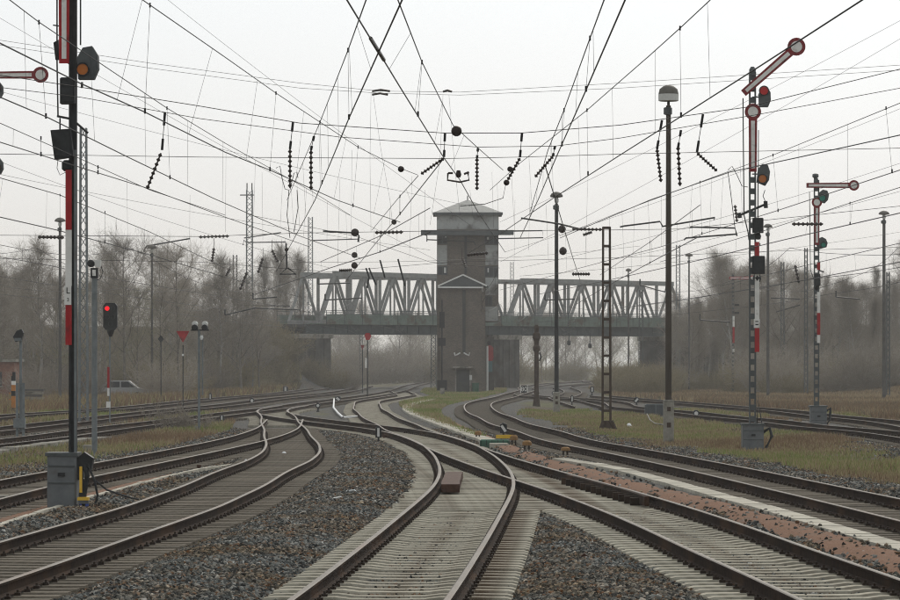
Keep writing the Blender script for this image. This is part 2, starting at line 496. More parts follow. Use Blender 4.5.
# ------------------------------------------------------------------ the ground: one sheet out to the horizon
gx = np.concatenate([[-3000, -1500, -700, -350, -180, -110], np.arange(-80, -20, 1.5), np.arange(-20, 20, .35), np.arange(20, 80.1, 1.5), [110, 180, 350, 700, 1500, 3000]])
gy = np.concatenate([[-300, -100, -30, 0], np.arange(12, 110, .45), np.arange(110, 300, 1.0), np.arange(300, 700, 3.0), [720, 800, 1000, 1500, 2500, 4000, 6000]])
GX, GY = np.meshgrid(gx, gy)
GZ = gz(GX, GY)
def zone(X, Y):
    d = track_distance(X, Y)
    n1, n2 = wob(X, Y, 1.1), wob(X, Y, .3)
    far = sstep(120, 200, Y)
    ball = 1 - sstep(2.5, 3.2, d + .35 * n1 + .4 * far)
    green = np.clip(.35 + .5 * n2 + .3 * n1, 0, 1)
    T1, T3 = TR['centre'], TR['crossing']
    near = (Y > 60) & (Y < 114) & (np.minimum(np.abs(X - tx(T1, Y)), np.abs(X - tx(T3, Y))) < 1.32)
    dust = np.where(near, 1.0, 0.0) * (1 - sstep(70, 62, Y) * 0)
    d1 = np.abs(X - tx(T1, Y))
    T2_ = TR['left_near']
    dust = np.maximum(dust, .45 * (np.abs(X - tx(T2_, Y)) < 1.3) * sstep(68, 76, Y) * (1 - sstep(96, 104, Y)))
    rust = np.clip(.35 * n2 + .55 * sstep(50, 36, Y) * np.clip(.5 + .6 * n1, 0, 1), 0, 1)
    return ball, green, dust, rust
def grid_mesh(name, X, Y, Z, attrs):
    ny, nx = X.shape
    me = bpy.data.meshes.new(name)
    me.vertices.add(nx * ny)
    me.vertices.foreach_set('co', np.stack([X, Y, Z], -1).reshape(-1).astype(np.float32))
    i = np.arange(nx * ny).reshape(ny, nx)
    q = np.stack([i[:-1, :-1], i[:-1, 1:], i[1:, 1:], i[1:, :-1]], -1).reshape(-1, 4)
    me.loops.add(q.size)
    me.polygons.add(len(q))
    me.loops.foreach_set('vertex_index', q.reshape(-1).astype(np.int32))
    me.polygons.foreach_set('loop_start', np.arange(0, q.size, 4, dtype=np.int32))
    me.update(calc_edges=True)
    me.polygons.foreach_set('use_smooth', [True] * len(q))
    for k, a in attrs.items():
        at = me.attributes.new(k, 'FLOAT', 'POINT')
        at.data.foreach_set('value', np.asarray(a, np.float32).reshape(-1))
    return me
zb, zg, zd, zr = zone(GX, GY)
gme = grid_mesh('ground', GX, GY, GZ, {'ballast': zb, 'green': zg, 'dust': zd, 'rust': zr})

def ground_material():
    m = bpy.data.materials.new('ground'); m.use_nodes = True
    n, l = m.node_tree.nodes, m.node_tree.links
    b = n['Principled BSDF']; b.inputs['Roughness'].default_value = .95
    b.inputs['Specular IOR Level'].default_value = .1
    geo = n.new('ShaderNodeNewGeometry')
    def at(nm):
        a = n.new('ShaderNodeAttribute'); a.attribute_name = nm; return a.outputs['Fac']
    def noise(sc, det=5, stretch=None):
        t = n.new('ShaderNodeTexNoise'); t.inputs['Scale'].default_value = sc; t.inputs['Detail'].default_value = det
        l.new(geo.outputs['Position'], t.inputs['Vector']); return t.outputs['Fac']
    def ramp(fac, a, ca, bb, cb):
        r = n.new('ShaderNodeValToRGB')
        r.color_ramp.elements[0].position = a; r.color_ramp.elements[0].color = (*ca, 1)
        r.color_ramp.elements[1].position = bb; r.color_ramp.elements[1].color = (*cb, 1)
        l.new(fac, r.inputs['Fac']); return r.outputs['Color']
    def mix(fac, a, c):
        x = n.new('ShaderNodeMixRGB')
        if isinstance(fac, float): x.inputs['Fac'].default_value = fac
        else: l.new(fac, x.inputs['Fac'])
        for s, v in ((1, a), (2, c)):
            if isinstance(v, tuple): x.inputs[s].default_value = (*v, 1)
            else: l.new(v, x.inputs[s])
        return x.outputs['Color']
    vo = n.new('ShaderNodeTexVoronoi'); vo.inputs['Scale'].default_value = 16.0
    l.new(geo.outputs['Position'], vo.inputs['Vector'])
    bw = n.new('ShaderNodeRGBToBW'); l.new(vo.outputs['Color'], bw.inputs[0])
    stone = ramp(bw.outputs[0], .15, (.028, .029, .029), .85, (.115, .116, .11))
    stone = mix(ramp(noise(.9), .48, (0, 0, 0), .68, (.55, .55, .55)), stone, (.10, .072, .05))
    earth = ramp(noise(1.6, 8), .3, (.045, .038, .028), .7, (.10, .083, .058))
    grass = ramp(noise(3.0, 8), .3, (.055, .07, .025), .7, (.13, .135, .055))
    veg = mix(at('green'), earth, grass)
    dust = ramp(noise(6, 8), .3, (.13, .12, .097), .7, (.25, .235, .195))
    c = mix(at('ballast'), veg, stone)
    ds = n.new('ShaderNodeMath'); ds.operation = 'MULTIPLY'; l.new(at('dust'), ds.inputs[0]); ds.inputs[1].default_value = .8
    c = mix(ds.outputs[0], c, dust)
    l.new(c, b.inputs['Base Color'])
    bp = n.new('ShaderNodeBump'); bp.inputs['Strength'].default_value = .8; bp.inputs['Distance'].default_value = .04
    l.new(vo.outputs['Distance'], bp.inputs['Height']); l.new(bp.outputs['Normal'], b.inputs['Normal'])
    return m
MATS['ground'] = ground_material()
gme.materials.append(MATS['ground'])
structure('ground', gme)

# ------------------------------------------------------------------ ballast stones (geometry nodes, uncountable)
def stone_material():
    m = bpy.data.materials.new('ballast_stone'); m.use_nodes = True
    n, l = m.node_tree.nodes, m.node_tree.links
    b = n['Principled BSDF']; b.inputs['Roughness'].default_value = .9; b.inputs['Specular IOR Level'].default_value = .15
    oi = n.new('ShaderNodeObjectInfo')
    r = n.new('ShaderNodeValToRGB')
    e = r.color_ramp.elements
    e[0].position = 0; e[0].color = (.014, .015, .015, 1)
    e[1].position = 1; e[1].color = (.46, .46, .43, 1)
    for p, c in ((.3, (.048, .052, .05)), (.55, (.11, .116, .11)), (.80, (.235, .235, .215)), (.87, (.15, .085, .045)), (.94, (.085, .06, .042))):
        q = e.new(p); q.color = (*c, 1)
    l.new(oi.outputs['Random'], r.inputs['Fac'])
    geo = n.new('ShaderNodeNewGeometry')
    t = n.new('ShaderNodeTexNoise'); t.inputs['Scale'].default_value = .4; t.inputs['Detail'].default_value = 7; t.inputs['Roughness'].default_value = .7
    l.new(geo.outputs['Position'], t.inputs['Vector'])
    mr = n.new('ShaderNodeMapRange'); mr.inputs['From Min'].default_value = .45; mr.inputs['From Max'].default_value = .60
    mr.inputs['To Max'].default_value = .8
    l.new(t.outputs['Fac'], mr.inputs['Value'])
    tn = n.new('ShaderNodeMixRGB'); tn.blend_type = 'MULTIPLY'; tn.inputs['Color2'].default_value = (1.0, .70, .43, 1)
    l.new(mr.outputs['Result'], tn.inputs['Fac']); l.new(r.outputs['Color'], tn.inputs['Color1'])
    l.new(tn.outputs['Color'], b.inputs['Base Color'])
    return m
MATS['ballast_stone'] = stone_material()

def stones(name, x0, x1, dx, y0, y1, dy, dens_fn, smin, smax, seed):
    X, Y = np.meshgrid(np.arange(x0, x1, dx), np.arange(y0, y1, dy))
    Z = gz(X, Y)
    me = grid_mesh(name, X, Y, Z, {'dens': dens_fn(X, Y)})
    me.materials.append(MATS['ballast_stone'])
    o = structure(name, me, 'stuff')
    o['label'] = 'crushed grey and rusty brown ballast stones around the tracks'
    o['category'] = 'gravel'
    ng = bpy.data.node_groups.new(name, 'GeometryNodeTree')
    ng.interface.new_socket('Geometry', in_out='INPUT', socket_type='NodeSocketGeometry')
    ng.interface.new_socket('Geometry', in_out='OUTPUT', socket_type='NodeSocketGeometry')
    N, L = ng.nodes, ng.links
    gi, go = N.new('NodeGroupInput'), N.new('NodeGroupOutput')
    dp = N.new('GeometryNodeDistributePointsOnFaces'); dp.inputs['Seed'].default_value = seed
    na = N.new('GeometryNodeInputNamedAttribute'); na.data_type = 'FLOAT'; na.inputs['Name'].default_value = 'dens'
    L.new(gi.outputs[0], dp.inputs['Mesh'])
    L.new(na.outputs['Attribute'], dp.inputs['Density'])
    join = N.new('GeometryNodeJoinGeometry')
    for k in range(4):
        ico = N.new('GeometryNodeMeshIcoSphere'); ico.inputs['Radius'].default_value = 1.0; ico.inputs['Subdivisions'].default_value = 1
        sp = N.new('GeometryNodeSetPosition')
        nz = N.new('ShaderNodeTexNoise'); nz.noise_dimensions = '4D'; nz.inputs['W'].default_value = k * 7.3; nz.inputs['Scale'].default_value = 1.3
        sub = N.new('ShaderNodeVectorMath'); sub.operation = 'SUBTRACT'; sub.inputs[1].default_value = (.5, .5, .5)
        scl = N.new('ShaderNodeVectorMath'); scl.operation = 'SCALE'; scl.inputs['Scale'].default_value = 1.9
        L.new(nz.outputs['Color'], sub.inputs[0]); L.new(sub.outputs[0], scl.inputs[0]); L.new(scl.outputs[0], sp.inputs['Offset'])
        sm = N.new('GeometryNodeSetMaterial'); sm.inputs['Material'].default_value = MATS['ballast_stone']
        g2 = N.new('GeometryNodeGeometryToInstance')
        L.new(ico.outputs['Mesh'], sp.inputs['Geometry']); L.new(sp.outputs[0], sm.inputs['Geometry'])
        L.new(sm.outputs[0], g2.inputs[0]); L.new(g2.outputs[0], join.inputs[0])
    ip = N.new('GeometryNodeInstanceOnPoints'); ip.inputs['Pick Instance'].default_value = True
    rv = N.new('FunctionNodeRandomValue'); rv.data_type = 'FLOAT_VECTOR'
    rv.inputs[0].default_value = (0, 0, 0); rv.inputs[1].default_value = (6.28, 6.28, 6.28); rv.inputs['Seed'].default_value = 3
    rs = N.new('FunctionNodeRandomValue'); rs.data_type = 'FLOAT_VECTOR'
    rs.inputs[0].default_value = (smin, smin, smin); rs.inputs[1].default_value = (smax, smax, smax * .8); rs.inputs['Seed'].default_value = 4
    jz = N.new('FunctionNodeRandomValue'); jz.data_type = 'FLOAT_VECTOR'
    jz.inputs[0].default_value = (0, 0, -.012); jz.inputs[1].default_value = (0, 0, .038); jz.inputs['Seed'].default_value = 9
    lift = N.new('GeometryNodeSetPosition'); L.new(jz.outputs['Value'], lift.inputs['Offset'])
    L.new(dp.outputs['Points'], lift.inputs['Geometry'])
    L.new(lift.outputs[0], ip.inputs['Points']); L.new(join.outputs[0], ip.inputs['Instance'])
    L.new(rv.outputs['Value'], ip.inputs['Rotation']); L.new(rs.outputs['Value'], ip.inputs['Scale'])
    L.new(ip.outputs[0], go.inputs[0])
    md = o.modifiers.new('stones', 'NODES'); md.node_group = ng
    return o
RED_R = [G(*p) for p in ((940, 577), (890, 560), (800, 531), (720, 507), (650, 489.5), (590, 473.5), (530, 456), (498, 443.5), (466, 431), (446, 422.5), (430, 415))]
RED_L = [G(*p) for p in ((-30, 525), (20, 512), (75, 498.5), (130, 484.5), (160, 477))]
TROUGH_R = [G(*p) for p in ((935, 556), (900, 547), (850, 534), (800, 520), (740, 503), (690, 490), (640, 476), (600, 468), (560, 462))]
TROUGH_C = [G(*p) for p in ((500, 447), (482, 440.5), (455, 431), (432, 422.5), (415, 416), (407, 411), (407, 407), (418, 403), (432, 400))]
TROUGH_L = [G(*p) for p in ((-25, 537), (0, 528), (40, 515), (80, 503), (120, 492), (170, 478), (215, 467), (240, 461))]
def off_paths(X, Y):
    d = np.full(X.shape, 9.0)
    for pl, w in ((RED_R, .44), (RED_L, .5), (TROUGH_R, .36), (TROUGH_C, .40), (TROUGH_L, .16)):
        for a, b in zip(pl, pl[1:]):
            ex, ey = b.x - a.x, b.y - a.y; L2 = ex * ex + ey * ey
            t = np.clip(((X - a.x) * ex + (Y - a.y) * ey) / L2, 0, 1)
            d = np.minimum(d, np.hypot(X - a.x - t * ex, Y - a.y - t * ey) - w)
    return np.clip(d / .10 + .02, 0.02, 1)
def dens_near(X, Y):
    ball, green, dust, rust = zone(X, Y)
    d = track_distance(X, Y)
    vis = (np.abs(X) < .135 * Y + 1.0)
    return ball * vis * np.where(dust > .5, 60, 1050) * np.where(d < 1.25, .45, 1.0) * off_paths(X, Y)
def dens_mid(X, Y):
    ball, green, dust, rust = zone(X, Y)
    vis = (np.abs(X) < .133 * Y + 1.0)
    return ball * vis * np.where(dust > .5, 25, 330) * off_paths(X, Y) * (1 - .5 * sstep(90, 135, Y))
stones('ballast_stones', -9, 9, .25, 30, 62, .25, dens_near, .015, .048, 1)
stones('ballast_stones', -20, 20, .5, 62, 140, .5, dens_mid, .022, .05, 2)

# ------------------------------------------------------------------ tracks: rails, sleepers, fastenings
PROF = [(-.07, 0.0), (.07, 0.0), (.07, .012), (.012, .03), (.009, .11), (.034, .122), (.036, .150), (.022, .158), (-.022, .158), (-.036, .150), (-.034, .122), (-.009, .11), (-.012, .03), (-.07, .012)]
def rail_mb(T, off, zoff, ys):
    mb = MB()
    xs = tx(T, ys); sl = ts(T, ys)
    nrm = np.stack([1 / np.sqrt(1 + sl * sl), -sl / np.sqrt(1 + sl * sl)], -1)
    px, py = xs + nrm[:, 0] * off, ys + nrm[:, 1] * off
    n = len(PROF)
    for i in range(len(ys)):
        for (a, h) in PROF:
            mb.v.append((px[i] + nrm[i, 0] * a, py[i] + nrm[i, 1] * a, .012 + zoff + h))
    for i in range(len(ys) - 1):
        for k in range(n):
            j = (k + 1) % n
            mb.f.append((i * n + k, i * n + j, (i + 1) * n + j, (i + 1) * n + k))
            mb.m.append(1 if k in (6, 7, 8) else 0)
    mb.f.append(tuple(range(n - 1, -1, -1))); mb.m.append(0)
    mb.f.append(tuple(range((len(ys) - 1) * n, len(ys) * n))); mb.m.append(0)
    return mb
def sleeper_mesh(length, conc, name):
    mb = MB()
    h = length / 2
    if conc and length < 2.8:
        st = [(-h, -.015), (-h + .06, 0), (-.95, .004), (-.55, .004), (-.38, -.016), (0, -.022), (.38, -.016), (.55, .004), (.95, .004), (h - .06, 0), (h, -.015)]
        wt, wb = .105, .15
    elif conc:
        st = [(-h, -.012), (-h + .05, 0), (h - .05, 0), (h, -.012)]; wt, wb = .125, .15
    else:
        st = [(-h, 0), (-h * .4, .004), (h * .3, -.003), (h, 0)]; wt, wb = .128, .13
    for x, z in st:
        mb.v += [(x, -wb, -.2), (x, -wt - .012, z - .02), (x, -wt, z), (x, wt, z), (x, wt + .012, z - .02), (x, wb, -.2)]
    for i in range(len(st) - 1):
        for k in range(6):
            j = (k + 1) % 6
            mb.f.append((i * 6 + k, (i + 1) * 6 + k, (i + 1) * 6 + j, i * 6 + j)); mb.m.append(0)
    mb.f.append(tuple(range(0, 6))); mb.m.append(0)
    mb.f.append(tuple(range(len(st) * 6 - 1, len(st) * 6 - 7, -1))); mb.m.append(0)
    return mb.mesh(name, 'concrete_sleeper' if conc else 'timber_sleeper')
SL_CACHE = {}
def sleeper_of(length, conc):
    k = (round(length * 4) / 4 if length > 2.65 else 2.6, conc)
    if k not in SL_CACHE: SL_CACHE[k] = sleeper_mesh(k[0], conc, 'sleeper')
    return SL_CACHE[k]
NAMES = {'centre': 'railway_track', 'crossing': 'railway_track', }
SINGLE_LIMIT = {'centre': 112, 'crossing': 112, 'left_near': 118, 'left_branch': 118, 'right_near': 120, 'through': 0}
for k in ORDER:
    T = TR[k]
    root = bpy.data.objects.new('railway_track', None); root.empty_display_size = .2
    root['kind'] = 'structure'
    col.objects.link(root)
    zoff = .002 * (KEYIDX[k] % 4)
    step = .8 if T.y0 < 80 else 2.0
    ys = np.concatenate([np.arange(T.y0, min(200, T.y1), step), np.arange(min(200, T.y1), T.y1 + .01, 3.0)])
    ys = np.unique(np.append(ys, T.y1))
    hm = 'rail_head' if k in ('centre', 'left_near', 'left_branch', 'right_near', 'crossing') else 'rail_head_dull'
    for s in (-1, 1):
        part('rail', rail_mb(T, s * .7535, zoff, ys), ['rail_side', hm], root)
    conc = k in CONCRETE
    joined, fast = MB(), MB()
    y = T.y0 + .3 + .11 * KEYIDX[k]
    lim = SINGLE_LIMIT.get(k, 0)
    cnt = 0
    sp = .6
    while y < min(T.y1, 330):
        xs0 = float(tx(T, y)); near = []
        skip = False
        for k2 in ORDER:
            T2 = TR[k2]
            if k2 == k or y < T2.y0 or y > T2.y1: continue
            dx = float(tx(T2, y)) - xs0
            if abs(dx) < 2.62:
                if KEYIDX[k2] < KEYIDX[k]: skip = True
                near.append(dx)
        if skip: y += sp; continue
        lo, hi = min([0] + near) - 1.3, max([0] + near) + 1.3
        L = hi - lo
        a = -math.atan(float(ts(T, y)))
        xc = xs0 + (lo + hi) / 2 * math.cos(a)
        a2 = a + random.uniform(-.006, .006)
        if y < lim and cnt < 299 and y > 30:
            o = bpy.data.objects.new('sleeper', sleeper_of(L, conc))
            col.objects.link(o); o.parent = root
            o.location = (xc, y + (lo + hi) / 2 * math.sin(a), random.uniform(-.006, .004)); o.rotation_euler = (0, 0, a2)
            cnt += 1
        elif y < 330:
            hh = L / 2; c_, s_ = math.cos(a), math.sin(a)
            vs = []
            for (u, v, z) in ((-hh, -.13, -.2), (hh, -.13, -.2), (hh, .13, -.2), (-hh, .13, -.2), (-hh, -.12, 0), (hh, -.12, 0), (hh, .12, 0), (-hh, .12, 0)):
                vs.append((xc + u * c_ - v * s_, y + (lo + hi) / 2 * s_ + u * s_ + v * c_, z))
            joined.add(vs, [(4, 5, 6, 7), (0, 1, 5, 4), (1, 2, 6, 5), (2, 3, 7, 6), (3, 0, 4, 7)])
        if y < 130:
            for dx in [0] + near:
                for s in (-.7535, .7535):
                    for q in (-.095, .095):
                        cx = xs0 + dx + s + q; cyy = y + (dx + s + q) * math.sin(a)
                        fast.box(cx - .032, cx + .032, cyy - .045, cyy + .045, -.01, .035)
                        fast.box(cx - .013, cx + .013, cyy - .015, cyy + .015, .035, .062)
        y += sp * random.uniform(.985, 1.015) if k != 'right_distant' else .65
    if joined.v: part('distant_sleepers', joined, 'concrete_sleeper' if conc else 'timber_sleeper', root, kind='stuff')
    if fast.v: part('rail_fastenings', fast, 'fastening', root, kind='stuff')

# check rails and frog pieces of the near turnout
def along(T, y, off, z):
    s = float(ts(T, y)); k = math.sqrt(1 + s * s)
    return Vector((float(tx(T, y)) + off / k, y - off * s / k, z))
def strip(T, y0, y1, o0, o1, z0, z1, n=8, flare=0.0):
    mb = MB(); vs = []; fs = []
    for i in range(n + 1):
        t = i / n; y = y0 + (y1 - y0) * t
        fl = flare * (max(0, .2 - t) / .2 + max(0, t - .8) / .2)
        for o, z in ((o0 + fl, z0), (o1 + fl, z0), (o1 + fl, z1), (o0 + fl, z1)):
            vs.append(along(T, y, o, z))
    for i in range(n):
        for k in range(4):
            j = (k + 1) % 4
            fs.append((i * 4 + k, i * 4 + j, i * 4 + 4 + j, i * 4 + 4 + k))
    fs += [(3, 2, 1, 0), tuple(range(n * 4, n * 4 + 4))]
    return mb.add(vs, fs)
mb = strip(TR['centre'], 68, 76, -.64, -.29, .03, .185, flare=.03)
single('check_rail', mb, 'check_rail', 'short rust-brown check rail block inside the curved centre track', 'check rail', along(TR['centre'], 67, -.6, 0))
cr = thing('check_rail', 'long dark check rail lying along the straight track beside the turnout frog', 'check rail', along(TR['crossing'], 62, .6, 0))
part('guard_bar', strip(TR['crossing'], 61.5, 74, .585, .665, .03, .185, flare=-.05), 'rail_side', cr)
sup = MB()
for i in range(14):
    p = along(TR['crossing'], 62.5 + i * .85, .50, .05)
    sup.box(p.x - .09, p.x + .085, p.y - .1, p.y + .1, .0, .13)
part('bracket_row', sup, 'rail_side', cr, kind='stuff')

# ------------------------------------------------------------------ strips on the ground that follow it
def ribbon(name, pts, w0, w1, zoff, m, thick=0.0, seg=.6, slabs=False, kind='structure'):
    """a strip along ground points, following the terrain; slabs: each lid is its own piece"""
    P = [Vector((p.x, p.y, 0)) for p in pts]
    dense = [P[0]]
    for a, b in zip(P, P[1:]):
        n = max(1, int((b - a).length / seg))
        for i in range(n): dense.append(a + (b - a) * ((i + 1) / n))
    for _ in range(6):
        dense = [dense[0]] + [(dense[i - 1] + dense[i] * 2 + dense[i + 1]) / 4 for i in range(1, len(dense) - 1)] + [dense[-1]]
    nr = []
    for i in range(len(dense)):
        t = (dense[min(i + 1, len(dense) - 1)] - dense[max(i - 1, 0)]).normalized()
        nr.append(Vector((t.y, -t.x, 0)))
    if not slabs:
        mb = MB(); vs = []; fs = []
        for i, p in enumerate(dense):
            j = random.uniform(-.06, .06)
            for k in range(5):
                q = p + nr[i] * (w0 + (w1 - w0) * k / 4 + (j if k in (0, 4) else 0))
                z = float(gz(q.x, q.y)) + zoff * (1 if 0 < k < 4 else .2)
                vs.append((q.x, q.y, z))
        for i in range(len(dense) - 1):
            for k in range(4):
                fs.append((i * 5 + k, i * 5 + k + 1, i * 5 + 6 + k, i * 5 + 5 + k))
        mb.add(vs, fs)
        me = mb.mesh(name, m)
        me.polygons.foreach_set('use_smooth', [True] * len(me.polygons))
        return structure(name, me, kind)
    root = bpy.data.objects.new(name, None); root.empty_display_size = .2; root['kind'] = 'structure'; col.objects.link(root)
    far = MB(); cnt = 0
    for i in range(len(dense) - 1):
        a, b = dense[i], dense[i + 1]; na, nb = nr[i], nr[i + 1]
        t = (b - a) * .005
        z = float(gz(*((a + b) / 2).xy)) + zoff + random.uniform(-.004, .004)
        c = [a + t + na * w0, a + t + na * w1, b - t + nb * w1, b - t + nb * w0]
        vs = [(q.x, q.y, z - .16) for q in c] + [(q.x, q.y, z) for q in c]
        fs = [(4, 5, 6, 7), (0, 1, 5, 4), (1, 2, 6, 5), (2, 3, 7, 6), (3, 0, 4, 7)]
        if cnt < 290:
            part('cover_slab', MB().add(vs, fs), m, root); cnt += 1
    return root
ribbon('cable_trough', TROUGH_R, -.20, .20, .075, 'cable_trough', slabs=True, seg=.55)
ribbon('cable_trough', TROUGH_C, -.26, .26, .085, 'cable_trough', slabs=True, seg=.9)
ribbon('cable_trough', TROUGH_L, -.05, .05, .06, 'cable_trough', slabs=True, seg=.6)
ribbon('cable_trough', [G(*p) for p in ((-30, 461), (0, 456), (40, 450), (75, 445), (105, 442))], -.22, .22, .17, 'concrete_post', slabs=True, seg=1.0)
ribbon('gravel_path', RED_R, -.36, .34, .03, 'red_gravel')
ribbon('gravel_path', RED_L, -.5, .45, .075, 'red_gravel')

# ------------------------------------------------------------------ vegetation helpers
class Twigs:
    """thin three-sided branches collected in arrays"""
    def __init__(s): s.a, s.b, s.r0, s.r1 = [], [], [], []
    def add(s, a, b, r0, r1): s.a.append(a); s.b.append(b); s.r0.append(r0); s.r1.append(r1)
    def mesh(s, name, m, n=3, leaves=None, lm=None):
        A, B = np.array(s.a), np.array(s.b); r0 = np.array(s.r0)[:, None]; r1 = np.array(s.r1)[:, None]
        t = B - A; t /= np.linalg.norm(t, axis=1, keepdims=True) + 1e-9
        ref = np.where(np.abs(t[:, 2:3]) < .9, np.array([[0, 0, 1.]]), np.array([[1., 0, 0]]))
        u = np.cross(t, ref); u /= np.linalg.norm(u, axis=1, keepdims=True) + 1e-9
        w = np.cross(t, u)
        rings = []
        for P, r in ((A, r0), (B, r1)):
            for k in range(n):
                an = 2 * math.pi * k / n
                rings.append(P + u * r * math.cos(an) + w * r * math.sin(an))
        V = np.stack(rings, 1).reshape(-1, 3)
        base = (np.arange(len(A)) * 2 * n)[:, None]
        q = np.concatenate([base + np.array([[k, (k + 1) % n, n + (k + 1) % n, n + k]]) for k in range(n)], 0)
        me = bpy.data.meshes.new(name)
        nv = len(V); me.vertices.add(nv); me.vertices.foreach_set('co', V.astype(np.float32).reshape(-1))
        me.loops.add(q.size); me.polygons.add(len(q))
        me.loops.foreach_set('vertex_index', q.reshape(-1).astype(np.int32))
        me.polygons.foreach_set('loop_start', np.arange(0, q.size, 4, dtype=np.int32))
        me.update(calc_edges=True)
        me.materials.append(MATS[m])
        return me
def rdir(rr, d, spread):
    v = np.array(d) + rr.normal(0, spread, 3)
    return v / (np.linalg.norm(v) + 1e-9)
def grow(seed, h, spread=.5, limbs=18, droop=0.0, low=.25, twig_r=.014, up=.35, poplar=False):
    rr = np.random.default_rng(seed)
    tr, cr = Twigs(), Twigs()
    p = np.zeros(3); d = np.array([0, 0, 1.0]); pts = [p]
    segs = 9
    r_base = h * .011
    for i in range(segs):
        d = rdir(rr, d * 1.0 + np.array([0, 0, .25]), .06)
        q = p + d * h * .95 / segs
        tr.add(p, q, r_base * (1 - .85 * i / segs), r_base * (1 - .85 * (i + 1) / segs))
        p = q; pts.append(p)
    pts = np.array(pts)
    def at(t):
        f = t * segs; i = min(int(f), segs - 1); return pts[i] + (pts[i + 1] - pts[i]) * (f - i)
    for b in range(limbs):
        t = low + (1 - low) * (b + rr.uniform(0, 1)) / limbs
        t = min(t, .98)
        an = b * 2.4 + rr.uniform(-.4, .4)
        L = h * spread * max(.28, 1 - ((t - .42) / .60) ** 2) * rr.uniform(.55, 1.05)
        el = (.62 if not poplar else 2.2) + .5 * t
        d = np.array([math.cos(an), math.sin(an), el]); d /= np.linalg.norm(d)
        p = at(t); n1 = 5
        r = r_base * (1 - .8 * t) * .55
        lp = [p]
        for i in range(n1):
            d = rdir(rr, d + np.array([0, 0, up * .3 - droop * i * .1]), .13)
            q = p + d * L / n1
            tr.add(p, q, r * (1 - .8 * i / n1), r * (1 - .8 * (i + 1) / n1))
            p = q; lp.append(p)
            for s in range(3):
                d2 = rdir(rr, d * .8 + np.array([0, 0, .15]), .55); L2 = L * rr.uniform(.22, .5)
                pp = q; r2 = max(r * .32, twig_r * 1.2)
                for j in range(3):
                    d2 = rdir(rr, d2 + np.array([0, 0, .12 - droop * .2]), .18)
                    q2 = pp + d2 * L2 / 3
                    cr.add(pp, q2, r2 * (1 - .25 * j), r2 * (1 - .25 * (j + 1)))
                    pp = q2
                    for w in range(3):
                        d3 = rdir(rr, d2 * .9 + np.array([0, 0, .1 - droop * .5]), .55); L3 = rr.uniform(.35, 1.0) * (h / 12)
                        q3 = pp + d3 * L3
                        cr.add(pp, q3, twig_r, twig_r * .5)
                        for z in range(2):
                            d4 = rdir(rr, d3 + np.array([0, 0, .05 - droop * .7]), .5)
                            pa = pp + (q3 - pp) * rr.uniform(.3, .95)
                            cr.add(pa, pa + d4 * L3 * rr.uniform(.4, .9), twig_r * .75, twig_r * .4)
    return tr, cr
def shrub(seed, rad, h, stems=60, twig_r=.012):
    rr = np.random.default_rng(seed); cr = Twigs()
    for s in range(stems):
        an = rr.uniform(0, 6.28); b = rad * .55 * math.sqrt(rr.uniform(0, 1))
        p = np.array([b * math.cos(an), b * math.sin(an), -.1])
        d = rdir(rr, np.array([math.cos(an) * .55 * b / rad * 2, math.sin(an) * .55 * b / rad * 2, 1.0]), .2)
        L = h * rr.uniform(.5, 1.0) * (1.05 - .5 * (b / rad) ** 2)
        for i in range(5):
            d = rdir(rr, d, .16); q = p + d * L / 5
            cr.add(p, q, twig_r * 1.6, twig_r * 1.3); p = q
            for k in range(4):
                d2 = rdir(rr, d * .5 + np.array([0, 0, .2]), .6); L2 = rr.uniform(.15, .34) * h
                q2 = p + d2 * L2
                cr.add(p, q2, twig_r, twig_r * .5)
                for z in range(3):
                    pa = p + (q2 - p) * rr.uniform(.25, 1)
                    cr.add(pa, pa + rdir(rr, d2, .6) * L2 * .5, twig_r * .8, twig_r * .4)
    return cr
TREES = []
for i, (sd, h, sp_, lb, dr, lo, po) in enumerate([(11, 12, .46, 15, 0, .22, False), (12, 13, .40, 17, .05, .28, False), (13, 11, .5, 15, 0, .18, False),
                                             (14, 14, .30, 20, .25, .35, False), (15, 14, .17, 24, 0, .15, True), (16, 9, .55, 14, 0, .12, False), (17, 13, .22, 16, 0, .38, False)]):
    t_, c_ = grow(sd, h, sp_, lb, dr, lo, .0062, poplar=po)
    TREES.append((t_.mesh('trunk', 'birch_bark' if i in (3, 6) else 'bark', 5), c_.mesh('crown', 'twig_green' if i in (2, 5) else 'twig'), h))
def place_tree(kind, x, y, s, label, group, name='bare_tree'):
    z = float(gz(x, y)) - .1
    t = thing(name, label, 'tree', (x, y, z), group)
    t.rotation_euler = (0, 0, random.uniform(0, 6.28)); t.scale = (s * random.uniform(.9, 1.15), s * random.uniform(.9, 1.15), s)
    for nm, me in (('trunk', TREES[kind][0]), ('crown', TREES[kind][1])):
        o = bpy.data.objects.new(nm, me); col.objects.link(o); o.parent = t
    return t
SHRUBS = []
for i, (sd, rd, h) in enumerate([(21, 2.2, 2.6), (22, 2.8, 2.2), (23, 1.8, 3.4)]):
    SHRUBS.append(shrub(sd, rd, h, 55, .0085).mesh('twigs', 'bramble' if i != 2 else 'twig'))
SHRUBS.append(shrub(24, 2.0, 3.0, 12, .02).mesh('twigs', 'twig'))
def place_shrub(kind, x, y, s, label, group):
    o = bpy.data.objects.new('leafless_shrub', SHRUBS[kind]); col.objects.link(o)
    o.location = (x, y, float(gz(x, y)))
    o.rotation_euler = (0, 0, random.uniform(0, 6.28)); o.scale = (s * random.uniform(.9, 1.3), s, s * random.uniform(.8, 1.15))
    return tag(o, label, 'shrub', group)
